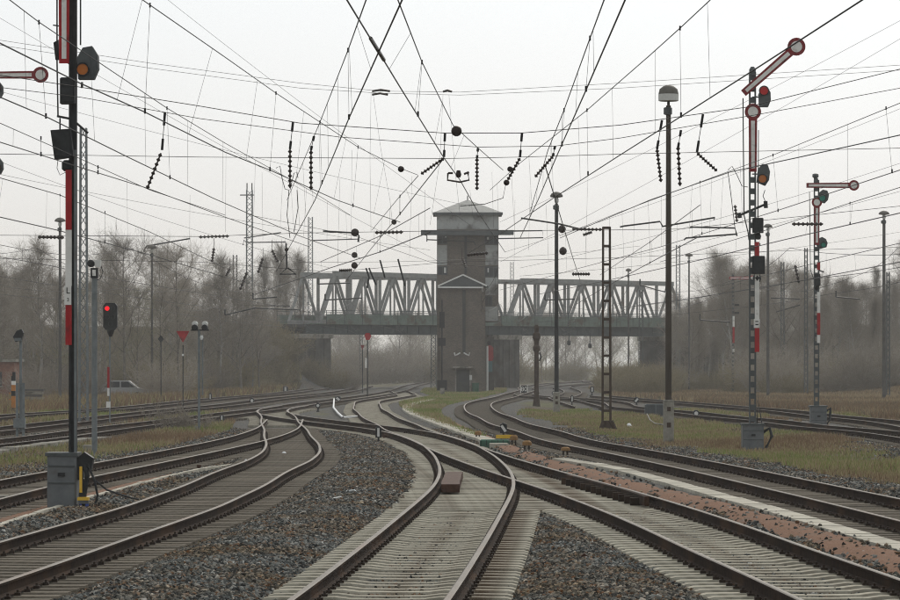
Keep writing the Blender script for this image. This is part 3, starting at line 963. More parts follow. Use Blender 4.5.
#==PART2==
# ------------------------------------------------------------------ steel things built at a known distance
class Fr:
    """picture plane at distance d: pixel spans become metres there"""
    def __init__(s, d): s.d = d; s.s = F / d
    def x(s, px): return (px - CX) / s.s
    def z(s, py): return HC + (YH - py) / s.s
    def m(s, npx): return npx / s.s
    def rect(s, mb, x0, y0, x1, y1, a, b, mi=0):
        return mb.box(s.x(x0), s.x(x1), s.d + a, s.d + b, s.z(y1), s.z(y0), mi)
    def poly(s, mb, pts, a, b, mi=0):
        return mb.prism([(s.x(p[0]), s.z(p[1])) for p in pts], s.d + a, s.d + b, mi)
    def P(s, px, py, off=0): return Vector((s.x(px), s.d + off, s.z(py)))

def lattice(mb, x, y, z0, z1, w0, w1, wd=None, leg=.05, step=.7, brace=.022):
    """four-legged braced mast"""
    wd = wd or 1.0
    def c(i, z):
        t = (z - z0) / (z1 - z0); w = w0 + (w1 - w0) * t
        sx, sy = ((-1, -1), (1, -1), (1, 1), (-1, 1))[i]
        return Vector((x + sx * w / 2, y + sy * w * wd / 2, z))
    for i in range(4): mb.bar(c(i, z0), c(i, z1), leg)
    n = max(2, int((z1 - z0) / step))
    for k in range(n):
        za, zb = z0 + (z1 - z0) * k / n, z0 + (z1 - z0) * (k + 1) / n
        for i in range(4):
            j = (i + 1) % 4
            if k % 2: mb.bar(c(i, za), c(j, zb), brace)
            else: mb.bar(c(j, za), c(i, zb), brace)
    return mb
def insulator_string(mb, a, b, r=.06, n=7, core=.018):
    a, b = Vector(a), Vector(b)
    t = (b - a); L = t.length; t.normalize()
    mb.tube([a, b], core, 6)
    ref = Vector((0, 0, 1)) if abs(t.z) < .9 else Vector((1, 0, 0))
    for i in range(n):
        c = a + t * L * (i + .5) / n
        hl = L / n * .32
        mb.tube([c - t * hl, c], r * .42, 10, r1=r)
        mb.tube([c, c + t * hl], r, 10, r1=r * .42)

def arm(f, root, base, tip, wpx, disc_r, red='signal_dull_red', dy=-.16):
    """white semaphore arm with red border and a disc at its tip"""
    b, t = f.P(*base), f.P(*tip)
    ax = Vector((t.x - b.x, 0, t.z - b.z)); L = ax.length; ax.normalize()
    n = Vector((-ax.z, 0, ax.x)); w = f.m(wpx) / 2; r = f.m(disc_r)
    y = f.d + dy
    e = L - r * .7
    a = MB()
    pts = [b - n * w * .86, b + ax * e - n * w, b + ax * e + n * w, b + n * w * .86]
    a.prism([(p.x, p.z) for p in pts], y, y + .02)
    a.disc(t.x, t.z, r, y - .002, y + .022, 24)
    o = part('signal_arm', a, red, root)
    p = MB(); wi = w * .45
    pts = [b + ax * w * .8 - n * wi * .9, b + ax * (e - r * .4) - n * wi, b + ax * (e - r * .4) + n * wi, b + ax * w * .8 + n * wi * .9]
    p.prism([(q.x, q.z) for q in pts], y - .006, y - .001)
    p.disc(t.x, t.z, r * .62, y - .008, y - .003, 24)
    part('white_panel', p, 'signal_white', o)
    return o
def lantern(f, root, px, py, w, h, glass, gx, gy, gr, tilt=0):
    """hooded signal lantern with coloured glass"""
    m = MB(); c = f.P(px, py)
    W, H = f.m(w) / 2, f.m(h) / 2
    prof = [(-.75, -1), (.6, -1), (1, -.35), (.95, .45), (.45, 1), (-.35, .9), (-.85, .3)]
    ca, sa = math.cos(tilt), math.sin(tilt)
    m.prism([(c.x + (a * ca - b * sa) * W, c.z + (a * sa + b * ca) * H) for a, b in prof], f.d - .14, f.d + .12)
    m.tube([c + Vector((-W * .6, .0, 0)), Vector((root.location.x, f.d, c.z))], .02, 5)
    o = part('lantern', m, 'mast_steel', root)
    g = MB(); q = f.P(gx, gy)
    g.disc(q.x, q.z, f.m(gr), f.d - .17, f.d - .139, 16)
    part('lens', g, glass, o)
    rg = MB(); rg.ring(q.x, q.z, f.m(gr), f.m(gr) * 1.22, f.d - .19, f.d - .139, 16)
    part('lens_rim', rg, 'black_box', o)

def mast_profile(f, root, px, ytop, ybase, wpx, slots=True):
    """two channels with riveted distance plates between them"""
    m = MB(); w = f.m(wpx)
    x = f.x(px); z0, z1 = f.z(ybase), f.z(ytop)
    for s in (-1, 1):
        m.box(x + s * w * .5 - w * .14, x + s * w * .5 + w * .14, f.d - .06, f.d + .06, z0, z1)
    z = z0 + .1
    while z < z1 - .1:
        m.box(x - w * .36, x + w * .36, f.d - .05, f.d + .05, z, z + .17)
        z += .34
    return part('mast', m, 'mast_steel', root)

# --- main semaphore on the right, arm raised
def relay(f, root, x0, y0, x1, y1, name='relay_box'):
    m = MB(); m.bbox(f.x(x0), f.x(x1), f.d - .2, f.d + .12, f.z(y1), f.z(y0), .02)
    o = part(name, m, 'black_box', root)
    d = MB(); d.box(f.x(x0) + .04, f.x(x1) - .04, f.d - .215, f.d - .2, f.z(y1) + .04, f.z(y0) - .05)
    part('lid', d, 'dark_steel', o)
def base_box(f, root, x0, y0, x1, y1, m_='box_grey'):
    m = MB(); m.bbox(f.x(x0), f.x(x1), f.d - .32, f.d + .32, f.z(y1) - .25, f.z(y0), .03)
    o = part('base_cabinet', m, m_, root)
    s = MB()
    zz = [f.z(y0 + (y1 - y0) * t) for t in (.26, .62)]
    for z in zz: s.box(f.x(x0) + .02, f.x(x1) - .02, f.d - .335, f.d - .32, z - .012, z + .012)
    s.box(f.x(x0) - .03, f.x(x1) + .03, f.d - .34, f.d + .34, f.z(y0) - .04, f.z(y0) + .02)
    part_each('cabinet_trim', s, 'mast_steel', o)
    hd = MB(); xm = (f.x(x0) + f.x(x1)) / 2
    hd.box(xm - .06, xm + .06, f.d - .36, f.d - .32, (zz[0] + zz[1]) / 2 - .03, (zz[0] + zz[1]) / 2 + .03)
    part('latch', hd, 'dark_steel', o)
def stripe_board(f, root, bands, x0, x1, dy=-.1):
    for (ya, yb, c) in bands:
        m = MB(); f.rect(m, x0, ya, x1, yb, dy, dy + .015)
        part('stripe_plate', m, 'signal_red' if c == 'r' else 'signal_white', root)

f = Fr(dist(447)); b = G(752, 447)
s1 = thing('semaphore_signal', 'tall semaphore signal with its upper red and white arm raised at an angle', 'railway signal', b)
mast_profile(f, s1, 752.5, 72, 425, 5.5)
base_box(f, s1, 742, 424, 763, 449)
arm(f, s1, (743, 93.5), (796, 47), 8.6, 9.0)
arm(f, s1, (752.5, 172), (752.5, 112), 8.6, 8.2)
lantern(f, s1, 764, 97, 13, 20, 'red_glass', 763.5, 91, 4.2)
lantern(f, s1, 763, 174, 13, 21, 'amber_glass', 762, 179, 4.0, -.25)
relay(f, s1, 752.5, 218, 763, 233); relay(f, s1, 752, 256, 764.5, 274)
stripe_board(f, s1, [(242, 256, 'r'), (274, 319, 'w'), (328, 352, 'r')], 754.5, 759)
m = MB(); f.rect(m, 753.5, 319, 759.5, 328, -.12, -.1); part('number_plate', m, 'signal_white', s1)
m = MB(); f.rect(m, 755, 321, 758, 322, -.124, -.12); f.rect(m, 755, 324, 758, 325.2, -.124, -.12); part_each('plate_mark', m, 'sign_black', s1)
m = MB(); m.tube([f.P(740, 215), f.P(766, 204)], .035, 6); m.tube([f.P(739, 213), f.P(740, 218)], .06, 6); m.tube([f.P(765.5, 201), f.P(766, 208)], .06, 6)
part('cross_bracket', m, 'dark_steel', s1)
m = MB(); m.tube([f.P(743, 98), f.P(744, 215), f.P(748, 232), f.P(749, 240)], .018, 5); m.tube([f.P(765, 190), f.P(763, 196), f.P(766, 203)], .012, 5)
m.tube([f.P(758.5, 130), f.P(758, 240)], .014, 5)
part('pull_rod', m, 'dark_steel', s1)
m = MB(); m.lathe(f.P(752.5, 72), [(.10, -.1), (.10, .08), (.05, .16)], 8); part('finial', m, 'mast_steel', s1)
m = MB(); m.lathe(f.P(757.5, 236), [(.09, -.1), (.11, 0), (.07, .1)], 8); m.lathe(f.P(757, 278), [(.09, -.12), (.13, 0), (.09, .1)], 8); part_each('coupler', m, 'black_box', s1)
m = MB()
m.tube([f.P(763, 432, -.1), f.P(769, 428, -.25), f.P(771, 436, -.3), f.P(765, 448, -.3)], .05, 6); m.tube([f.P(757, 424), f.P(758, 400), f.P(762, 424)], .02, 5)
part('cable', m, 'dark_steel', s1)

# --- second semaphore on the right, arm level
f = Fr(dist(427)); b = G(817.5, 427)
s2 = thing('semaphore_signal', 'slender semaphore signal with its upper arm level and green lantern', 'railway signal', b)
mast_profile(f, s2, 816.5, 180, 408, 4.2)
base_box(f, s2, 810, 406, 826, 429)
arm(f, s2, (806, 185.5), (853.5, 185.5), 5.6, 5.3)
arm(f, s2, (816.5, 245), (816.5, 202.5), 5.6, 5.2)
lantern(f, s2, 823, 196, 11, 13, 'green_glass', 822, 198, 3.0, -.3)
lantern(f, s2, 821, 243, 12, 11, 'green_glass', 823, 245, 2.4, .3)
relay(f, s2, 814, 274, 820, 286)
stripe_board(f, s2, [(262, 270, 'r'), (292, 313, 'w'), (313, 335, 'r'), (335, 343, 'w')], 816.8, 820)
m = MB(); m.lathe(f.P(815.5, 178), [(.06, -.2), (.07, .0), (.13, .05), (.12, .15), (.05, .18)], 8); part('finial', m, 'mast_steel', s2)
m = MB(); m.tube([f.P(809.5, 192), f.P(810.5, 270), f.P(814, 280)], .016, 5); part('pull_rod', m, 'dark_steel', s2)
m = MB(); m.tube([f.P(818, 270), f.P(824, 272)], .03, 5); m.lathe(f.P(816.5, 288), [(.06, -.1), (.12, 0), (.06, .1)], 8); part_each('coupler', m, 'black_box', s2)
m = MB(); m.tube([f.P(825, 412, -.1), f.P(830, 408, -.2), f.P(829, 420, -.25), f.P(825, 426, -.25)], .05, 6); part('cable', m, 'dark_steel', s2)

# --- small distant semaphore
f = Fr(300); b = Vector((f.x(733), 300, float(gz(f.x(733), 300))))
s3 = thing('semaphore_signal', 'small distant semaphore signal in front of the bare wood', 'railway signal', b)
mast_profile(f, s3, 733, 273, 392, 1.8)
arm(f, s3, (729, 278), (752, 278), 2.6, 2.4, 'signal_red')
stripe_board(f, s3, [(316, 327, 'w'), (327, 338, 'r'), (338, 343, 'r'), (349, 352, 'w')], 732.5, 734.5)
m = MB(); f.rect(m, 734.5, 304, 739, 306, -.1, .1); f.rect(m, 734.5, 312, 739, 314, -.1, .1); part_each('bracket', m, 'dark_steel', s3)

# --- tall semaphore by the left track (its arms rise past the frame)
f = Fr(dist(508)); b = G(68, 508)
s4 = thing('semaphore_signal', 'dark signal mast with grey cabinet and a hanging red bordered white arm', 'railway signal', b)
m = MB()
x = f.x(73); hw = f.m(2.2)
for px, w in ((70.2, 2.2), (75.6, 2.6)):
    m.box(f.x(px - w / 2), f.x(px + w / 2), f.d - .05, f.d + .07, f.z(500), f.z(-60))
m.box(f.x(71.4), f.x(74.3), f.d - .02, f.d + .04, f.z(500), f.z(-60))
part('mast', m, 'dark_steel', s4)
m = MB(); m.box(f.x(74.6), f.x(76.6), f.d - .075, f.d - .055, f.z(455), f.z(150)); part('cover_strip', m, 'grey_steel', s4)
base_box(f, s4, 49, 453.5, 78, 500)
m = MB(); m.box(f.x(66), f.x(76), f.d - .2, f.d + .2, f.z(512), f.z(499)); part('foot', m, 'black_box', s4)
arm(f, s4, (65, 64), (65, -75), 11.5, 10, 'signal_red')
lantern(f, s4, 87.5, 63, 23, 33, 'amber_glass', 83.5, 70, 5.6)
relay(f, s4, 61, 78, 76, 104); 
m = MB(); f.poly(m, [(52, 131), (72, 129.5), (75, 157), (56, 160)], -.25, .05); o = part('relay_box', m, 'black_box', s4)
m = MB(); f.poly(m, [(55, 134), (70, 133), (72, 154), (58, 156)], -.262, -.25); part('lid', m, 'dark_steel', o)
m = MB(); m.lathe(f.P(67, 166), [(.05, -.09), (.09, -.05), (.09, .06), (.05, .1)], 10); part_each('coupler', m, 'black_box', s4)
stripe_board(f, s4, [(170, 230, 'r'), (230, 286, 'w'), (305, 345, 'r')], 66, 72.2, -.09)
m = MB(); f.rect(m, 65, 286, 72, 305, -.115, -.095); pl = part('number_plate', m, 'signal_white', s4)
m = MB(); text_mesh(m, 'L', f.x(68.7), f.z(291), f.m(8.5), f.d - .117); text_mesh(m, '3', f.x(68.7), f.z(300), f.m(5), f.d - .117); part_each('plate_character', m, 'sign_black', pl)
m = MB()
m.tube([f.P(57, -20), f.P(57, 60), f.P(58, 116)], .014, 5); m.tube([f.P(80.5, -20), f.P(80.5, 45)], .014, 5)
m.tube([f.P(57, 116), f.P(72, 119), f.P(88, 133)], .02, 6); m.tube([f.P(60, 118), f.P(60, 130)], .014, 5)
m.tube([f.P(58, 160), f.P(57, 168), f.P(60, 175), f.P(66, 172)], .006, 5); m.tube([f.P(60, 26), f.P(53, 25)], .012, 5)
m.tube([f.P(82, 82), f.P(82, 88)], .02, 6)
part('pull_rod', m, 'dark_steel', s4)
m = MB(); f.poly(m, [(54, 43), (59, 40), (60, 60), (56, 60)], -.1, .02); part('counterweight', m, 'black_box', s4)
m = MB()
f.poly(m, [(78, 458), (85, 452), (94, 458), (92, 470), (84, 462), (84, 478), (79, 480)], -.15, .12)
for k in range(7):
    a = random.uniform(78, 86)
    m.tube([f.P(a, 460, -.1), f.P(a + random.uniform(2, 8), 475, -.2), f.P(a + random.uniform(-2, 3), 495, -.22), f.P(a + 2, 506, -.25)], .025, 6)
m.tube([f.P(88, 462, -.2), f.P(96, 480, -.25), f.P(99, 495, -.25), f.P(97, 503, -.25)], .02, 6)
m.tube([f.P(94, 478, -.2), f.P(108, 489, -.3), f.P(122, 494, -.35), f.P(135, 497.5, -.4), f.P(141, 498.5, -.4)], .016, 6)
part('cable_bundle', m, 'black_box', s4)
m = MB(); f.rect(m, 81.5, 466, 84, 492, -.35, -.3); f.rect(m, 80, 496.5, 91, 499.5, -.45, -.2); part('yellow_hood', m, 'yellow_paint', s4)
m = MB(); f.rect(m, 81, 499.5, 91, 503, -.42, -.22); part('hood_base', m, 'box_grey', s4)
m = MB(); f.rect(m, 82, 503, 84, 508, -.42, -.4); f.rect(m, 88, 503, 91, 508, -.42, -.4); part_each('strap', m, 'blue_strap', s4)

# --- semaphore just outside the left edge, arm reaching in
f = Fr(122); bx = f.x(-13)
s5 = thing('semaphore_signal', 'level red bordered white semaphore arm with round end entering beside the dark mast', 'railway signal', (bx, 122, float(gz(bx, 122))))
mast_profile(f, s5, -13, 60, 437, 5.2)
arm(f, s5, (-24, 75.5), (41, 75), 7.8, 8.0)
lantern(f, s5, -3, 90, 13, 16, 'red_glass', -3, 88, 4)
lantern(f, s5, -3, 166, 13, 16, 'amber_glass', -3, 168, 4)
base_box(f, s5, -22, 420, -4, 440)

# ------------------------------------------------------------------ yard lamps
def yard_lamp(px, ybase, ytop, wpx, label, head='mushroom', hw=12, m_='brown_pole', d=None, foot=None, arms=()):
    d = d or dist(ybase); f = Fr(d)
    x = f.x(px); z0 = float(gz(x, d))
    t = thing('yard_lamp', label, 'lamp post', (x, d, z0), 'tall lamp posts of the yard')
    zt = f.z(ytop); W = f.m(wpx) / 2
    zf = f.z(foot[0]) if foot else z0
    p = MB(); p.tube([(x, d, zf - .3), (x, d, zt - .45)], W * 1.0, 10, r1=W * .75)
    p.tube([(x, d, zt - .5), (x, d, zt - .15)], W * .45, 8)
    part('pole', p, m_, t)
    if foot:
        q = MB(); fw = f.m(foot[1]) / 2; q.bbox(x - fw, x + fw, d - .22, d + .22, z0 - .2, zf + .1, .03); part('concrete_foot', q, 'concrete_post', t)
        q = MB(); q.box(x - fw * .35, x + fw * .35, d - .235, d - .22, zf - .25, zf - .12); q.box(x - fw * .4, x + fw * .4, d - .235, d - .22, z0 + .55, z0 + .7); part_each('anchor_plate', q, 'rust_steel', t)
    H = MB(); h = f.m(hw) / 2
    if head == 'bell':
        H.lathe((x, d, zt), [(h * .3, -.32), (h * .95, -.30), (h, -.08), (h * .9, .06), (h * .5, .16), (.02, .19)], 16)
        o = part('lamp_head', H, 'lamp_cap', t, smooth=True)
        g = MB(); g.lathe((x, d, zt), [(h * .9, -.315), (h * 1.01, -.30), (h * 1.02, -.10), (h * .95, -.09)], 16); part('glass_skirt', g, 'lamp_white', o)
    else:
        H.lathe((x, d, zt), [(h * .25, -.14), (h * .95, -.10), (h, -.04), (h * .8, .07), (h * .4, .15), (.02, .17)], 14)
        o = part('lamp_head', H, 'lamp_cap', t, smooth=True)
        g = MB(); g.lathe((x, d, zt), [(h * .2, -.42), (h * .32, -.34), (h * .34, -.2), (h * .2, -.13)], 10); part('bulb_glass', g, 'lamp_white', o)
    n = MB(); n.lathe((x - W * .2, d, zt - .62), [(W * .8, -.12), (W * 1.3, -.1), (W * 1.3, .1), (W * .8, .12)], 8); part('junction_box', n, 'mast_steel', t)
    for a in arms:
        q = MB(); q.tube([f.P(*u) for u in a[0]], a[1], 6); part('bracket_arm', q, 'dark_steel', t)
    return t, f
yard_lamp(668.5, 444, 91, 6.5, 'tall brown lamp post with bell shaped head on a concrete foot', 'bell', 20, foot=(403, 10))
yard_lamp(556.5, 414, 195, 4.6, 'brown lamp post with mushroom cap standing on a short concrete foot', 'mushroom', 13, foot=(394, 6.5), m_='dark_steel')
yard_lamp(60, 402, 220, 3.4, 'pale lamp post with mushroom cap beside the dark signal mast', 'mushroom', 11, m_='far_pole', d=235)
yard_lamp(152, 396, 247, 2.6, 'thin lamp post with wire bracket among the left bare trees', 'mushroom', 10, m_='far_pole', d=270, arms=[([(144, 250), (147, 246), (190, 238.5)], .05), ([(144, 250), (144, 252)], .05)])
yard_lamp(768, 390, 226, 3.2, 'lamp post with mushroom cap before the wood, between two semaphores', 'mushroom', 9, m_='far_pole', d=265)
yard_lamp(884, 392, 213, 4.0, 'lamp post with mushroom cap beside a lattice mast in dry grass', 'mushroom', 11, m_='far_pole', d=250)
yard_lamp(689, 388, 255, 2.0, 'slim lamp post with mushroom cap at the edge of the scrub by the bridge', 'mushroom', 8, m_='far_pole', d=330)
yard_lamp(628.5, 386, 270, 1.8, 'slim lamp post in front of the bridge truss panels', 'mushroom', 6, m_='far_pole', d=355)

# ------------------------------------------------------------------ catenary masts
def mast(px, ytop, d, wpx, label, m_='grey_steel', style='lattice', top_w=None, arms=(), ins=(), balls=()):
    f = Fr(d); x = f.x(px); z0 = float(gz(x, d))
    t = thing('catenary_mast', label, 'mast', (x, d, z0), 'overhead line masts')
    p = MB(); w = f.m(wpx)
    if style == 'lattice':
        lattice(p, x, d, z0 - .3, f.z(ytop), w, f.m(top_w or wpx * .8), leg=max(.07, w * .16), step=max(.45, w * .85), brace=max(.03, w * .08))
    else:                                               # two channels and flat rungs
        zt = f.z(ytop)
        for s in (-1, 1):
            p.bar((x + s * w / 2, d, z0 - .3), (x + s * w * .42, d, zt), .085)
        n = 10
        for k in range(n + 1):
            z = z0 + .75 + (zt - z0 - .78) * k / n
            p.box(x - w * .5, x + w * .5, d - .04, d + .04, z - .05, z + .05)
    part('lattice_shaft' if style == 'lattice' else 'shaft', p, m_, t)
    for a in arms:
        q = MB(); q.tube([f.P(*u) for u in a], max(.035, f.m(.55)), 6); part('bracket_arm', q, 'dark_steel', t)
    for a, b_ in ins:
        q = MB(); insulator_string(q, f.P(*a), f.P(*b_), f.m(1.9), 8, f.m(.7)); part('insulator', q, 'insulator', t)
    for (px_, py_, r_) in balls:
        q = MB(); c = f.P(px_, py_); R_ = f.m(r_)
        q.lathe(c, [(R_ * .3, -R_), (R_ * .8, -R_ * .6), (R_, 0), (R_ * .8, R_ * .6), (R_ * .3, R_)], 10); part('tension_weight', q, 'insulator', t)
    return t, f
mast(249.5, 190, 330, 6.5, 'tall lattice mast with a crosspiece on top rising above the left trees', top_w=5.5,
     arms=[[(244, 238), (281, 232.5)], [(243, 245), (244, 240), (246, 242)], [(246, 242.5), (286, 242)], [(240, 195), (254, 195)], [(247, 190), (247, 183)], [(252, 190), (252, 183)]], ins=[((199, 237), (229, 236))])
mast(310.5, 217, 410, 5, 'lattice mast standing behind the left end of the truss bridge',
     arms=[[(312, 240.5), (359, 239), (359, 242)]], ins=[])
mast(235, 255, 330, 4.6, 'shorter dark lattice mast deep in the left trees', 'mast_steel', arms=[[(233, 305), (290, 306)], [(233, 310), (255, 299)]])
mast(83.5, 128, 150, 8.5, 'slim grey lattice mast behind the dark signal mast', top_w=5.5)
mast(606.5, 227, dist(429), 8, 'rusty ladder-like mast with flat rungs in the grass', 'rust_steel', 'ladder',
     ins=[((572, 229), (602, 229.5))], balls=[(562, 229, 4.0), (563, 251, 4.0)])
mast(678, 245, 390, 4.2, 'grey lattice mast behind the tall bell lamp post')
mast(512, 262, 440, 3.6, 'far lattice mast standing right of the brick tower')
mast(806, 248, 290, 3.2, 'thin lattice mast beside the slender semaphore', m_='mast_steel', arms=[[(771, 298), (800, 299)], [(776, 312), (800, 305)]])
mast(782.5, 262, 330, 3.4, 'faint lattice mast in front of the right wood', m_='mast_steel')
mast(888, 272, 262, 3, 'thin lattice mast hidden half behind a lamp post in dry grass', m_='mast_steel')
mast(641, 290, 372, 4.4, 'grey lattice mast below the right end of the bridge', m_='mast_steel')
mast(433.5, 335, 372, 5.5, 'lattice mast under the bridge beside the brick tower', m_='mast_steel')
mast(361, 300, 470, 3.0, 'distant mast beyond the left bridge opening', m_='mast_steel')

# ------------------------------------------------------------------ posts, shunting and light signals
def post(mb, f, px, y0, y1, wpx, n=6):
    x = f.x(px); mb.tube([(x, f.d, f.z(y0)), (x, f.d, f.z(y1))], f.m(wpx) / 2, n)
f = Fr(dist(424)); t = thing('light_signal', 'black light signal showing one red light on a striped pole', 'railway signal', G(109.5, 424))
m = MB(); post(m, f, 109.8, 426, 328, 1.6); part('pole', m, 'grey_steel', t)
m = MB(); f.poly(m, [(103.5, 306), (106, 303), (115, 303), (117.5, 306), (117.5, 327), (115, 330), (106, 330), (103.5, 327)], -.15, .1); h_ = part('signal_head', m, 'black_box', t)
m = MB(); c = f.P(107.5, 308.5); m.disc(c.x, c.z, .095, f.d - .2, f.d - .15, 14); part('red_light', m, 'red_lamp', h_)
for (a, b2) in ((113, 308.5), (107.5, 317), (113, 317), (110.5, 324)):
    m = MB(); c = f.P(a, b2); m.ring(c.x, c.z, .075, .1, f.d - .19, f.d - .15, 12); part('lamp_hood', m, 'dark_steel', h_)
m = MB(); m.lathe(f.P(110.5, 332), [(.06, -.2), (.14, 0), (.16, .1)], 8); part('junction', m, 'black_box', t)
for (ya, yb, c_) in ((367, 388, 'r'), (388, 396, 'w')):
    m = MB(); f.rect(m, 107.4, ya, 109.6, yb, -.07, -.05); part('stripe_plate', m, 'signal_red' if c_ == 'r' else 'signal_white', t)
m = MB(); f.rect(m, 106.3, 401.5, 110.6, 408, -.09, -.07); part('number_plate', m, 'signal_white', t)

f = Fr(dist(456)); t = thing('loudspeaker_post', 'grey post topped by a camera-like box behind the dark signal mast', 'post', G(94, 456))
m = MB(); post(m, f, 94.5, 457, 278, 5.5, 10); part('post', m, 'grey_steel', t)
m = MB(); f.rect(m, 91, 268, 98, 278, -.12, .12); part('bracket_box', m, 'black_box', t)
m = MB(); f.rect(m, 92.7, 270, 96.3, 276, -.135, -.12); part('label_plate', m, 'signal_white', t)
m = MB(); m.lathe(f.P(91, 263.5), [(.06, -.14), (.1, -.1), (.1, .1)], 10, axis='y'); part('speaker', m, 'black_box', t)
m = MB(); f.rect(m, 95, 260, 101, 267, -.1, .1); part('lamp_box', m, 'lamp_white', t)
m = MB(); m.tube([f.P(101, 266), f.P(103, 272), f.P(100, 279), f.P(97, 280)], .012, 5); part('cable', m, 'dark_steel', t)
f2 = Fr(dist(453)); m = MB(); m.bbox(f2.x(83), f2.x(92), f2.d - .1, f2.d + .1, -.1, f2.z(445), .02); single('meter_box', m, 'concrete_post', 'small pale box low on the ground behind the grey cabinet', 'box', (f2.x(87), f2.d, 0))

f = Fr(dist(432)); t = thing('floodlight_post', 'grey post with two white hooded lamps side by side', 'signal post', G(199, 432))
m = MB(); post(m, f, 199, 434, 330, 2.6, 8); post(m, f, 202.5, 395, 336, 1.6, 6); part('post', m, 'grey_steel', t)
for px in (195, 205):
    m = MB(); c = f.P(px, 324.0); m.lathe(c, [(.08, -.2), (.105, -.18), (.105, .15), (.06, .2)], 12, axis='y'); o = part('lamp', m, 'lamp_white', t)
    m = MB(); c = f.P(px, 327.6); m.lathe(c, [(.09, -.23), (.115, -.21), (.115, .1)], 12, axis='y'); part('lens_hood', m, 'black_box', o)
m = MB(); m.tube([f.P(191, 330), f.P(209, 330)], .03, 5); part('crossbar', m, 'dark_steel', t)
m = MB(); c = f.P(201.5, 337.5); m.lathe(c, [(.05, -.08), (.07, 0), (.05, .08)], 8); part('white_knob', m, 'white_plastic', t)
m = MB(); f.rect(m, 195, 426, 197.5, 434, -.2, .1); f.rect(m, 194, 431, 202, 435, -.25, .25); part('concrete_foot', m, 'concrete_post', t)

def pole_sign(px, ybase, d, ptop, label, shape, m_, plates=(), pw=1.0):
    f = Fr(d); x = f.x(px); z0 = float(gz(x, d))
    t = thing('track_sign', label, 'sign', (x, d, z0))
    m = MB(); m.tube([(x, d, z0 - .3), (x, d, f.z(ptop))], f.m(pw) / 2, 6); part('pole', m, 'dark_steel', t)
    m = MB(); f.poly(m, shape, -.12, -.08); part('sign_face', m, m_, t)
    for (r, pm) in plates:
        m = MB(); f.rect(m, *r, -.13, -.09); part('plate', m, pm, t)
pole_sign(183, 410, 205, 345, 'red downward triangle sign on a thin pole among the left tracks', [(176.5, 331), (189.5, 331), (186, 337.5), (183.5, 342), (182.5, 342), (180, 337.5)], 'signal_red', [((182, 354, 184, 356), 'white_plastic')])
pole_sign(367.5, 396, 285, 340, 'red square-topped sign on a dark pole below the left bridge span', [(364.5, 335), (366, 333), (369.5, 333), (371.5, 336), (369.5, 340), (366, 340)], 'signal_red', [((365, 358, 367, 368), 'signal_white')], 1.2)
pole_sign(362.5, 393, 330, 348, 'small faded red sign behind the square-topped red sign', [(360.5, 345), (364.5, 345), (362.5, 350)], 'signal_dull_red')
pole_sign(161, 404, 240, 340, 'small dark diamond sign on a pole left of the red triangle', [(161, 335), (164, 339), (161, 343), (158, 339)], 'dark_steel', (), 1.0)
# speed board on the ground by the right track
f = Fr(dist(393.5)); t = thing('speed_board', 'small black board with white frame and figures low beside the curving track', 'sign', G(524, 393.5))
m = MB(); f.rect(m, 523.4, 391.5, 524.6, 396, -.05, .05); part('stake', m, 'dark_steel', t)
m = MB(); f.rect(m, 520.5, 385.5, 527.5, 393, -.1, -.05); o = part('board', m, 'sign_black', t)
m = MB(); text_mesh(m, '80', f.x(524), f.z(389.3), f.m(6.4), f.d - .11); part('figures', m, 'signal_white', o)
m = MB(); f.rect(m, 520.3, 385.2, 521, 393.3, -.11, -.09); f.rect(m, 527, 385.2, 527.7, 393.3, -.11, -.09); part('frame', m, 'signal_white', o)

# column-like water crane / old signal post
f = Fr(dist(406)); t = thing('water_crane', 'weathered iron column with thick rounded head before the middle pier', 'column', G(536.5, 406))
m = MB()
c = (f.x(536.5), f.d, 0)
prof = [(4.0, 408), (3.2, 400), (2.4, 395), (2.2, 352), (3.6, 350), (3.6, 347), (2.4, 345), (2.6, 341), (4.0, 338), (3.6, 334), (2.2, 332), (2.6, 328), (1.6, 325)]
m.lathe(c, [(f.m(r), f.z(y)) for r, y in prof], 12); part('column', m, 'rust_steel', t)
m = MB(); m.tube([f.P(536.5, 354), f.P(540, 353), f.P(541, 357), f.P(539.5, 361)], f.m(.8), 6); part('spout', m, 'black_box', t)
f = Fr(dist(395.5)); t = thing('ground_signal_post', 'dark post with stacked black fittings in front of the brick tower', 'signal post', G(442, 395.5))
m = MB(); post(m, f, 442, 396, 300, 1.6); part('post', m, 'dark_steel', t)
for (y0_, y1_, w_) in ((312, 328, 2.6), (338, 346, 3.6), (380, 390, 5)):
    m = MB(); f.rect(m, 442 - w_, y0_, 442 + w_, y1_, -.25, .15); part('fitting', m, 'black_box', t)
m = MB(); f.rect(m, 440, 388, 444.5, 397, -.35, -.26); part('pale_board', m, 'concrete_post', t)

# left shunting signal post
f = Fr(dist(440)); t = thing('shunting_signal', 'light grey signal post with small black head and clamped legs', 'railway signal', G(19.5, 440))
m = MB(); f.rect(m, 19.5, 340, 22, 432, -.05, .05); part('post', m, 'grey_steel', t)
for (a, b2) in ((16, 18.8), (22.4, 25)):
    m = MB(); f.rect(m, a, 383, b2, 440, -.1, -.04); part('leg', m, 'grey_steel', t)
m = MB(); f.rect(m, 14, 418.5, 25.5, 428, -.16, .1); part('clamp', m, 'grey_steel', t)
m = MB(); f.poly(m, [(13.5, 337), (17, 331), (22, 329), (24, 333), (22, 340), (16, 342)], -.15, .1); part('signal_head', m, 'black_box', t)
m = MB(); f.rect(m, 15, 338, 22, 341, -.17, -.02); part('hood', m, 'grey_steel', t)
f = Fr(dist(414)); t = thing('striped_post', 'orange and black banded post beside the grey shunting signal', 'post', G(13.5, 414))
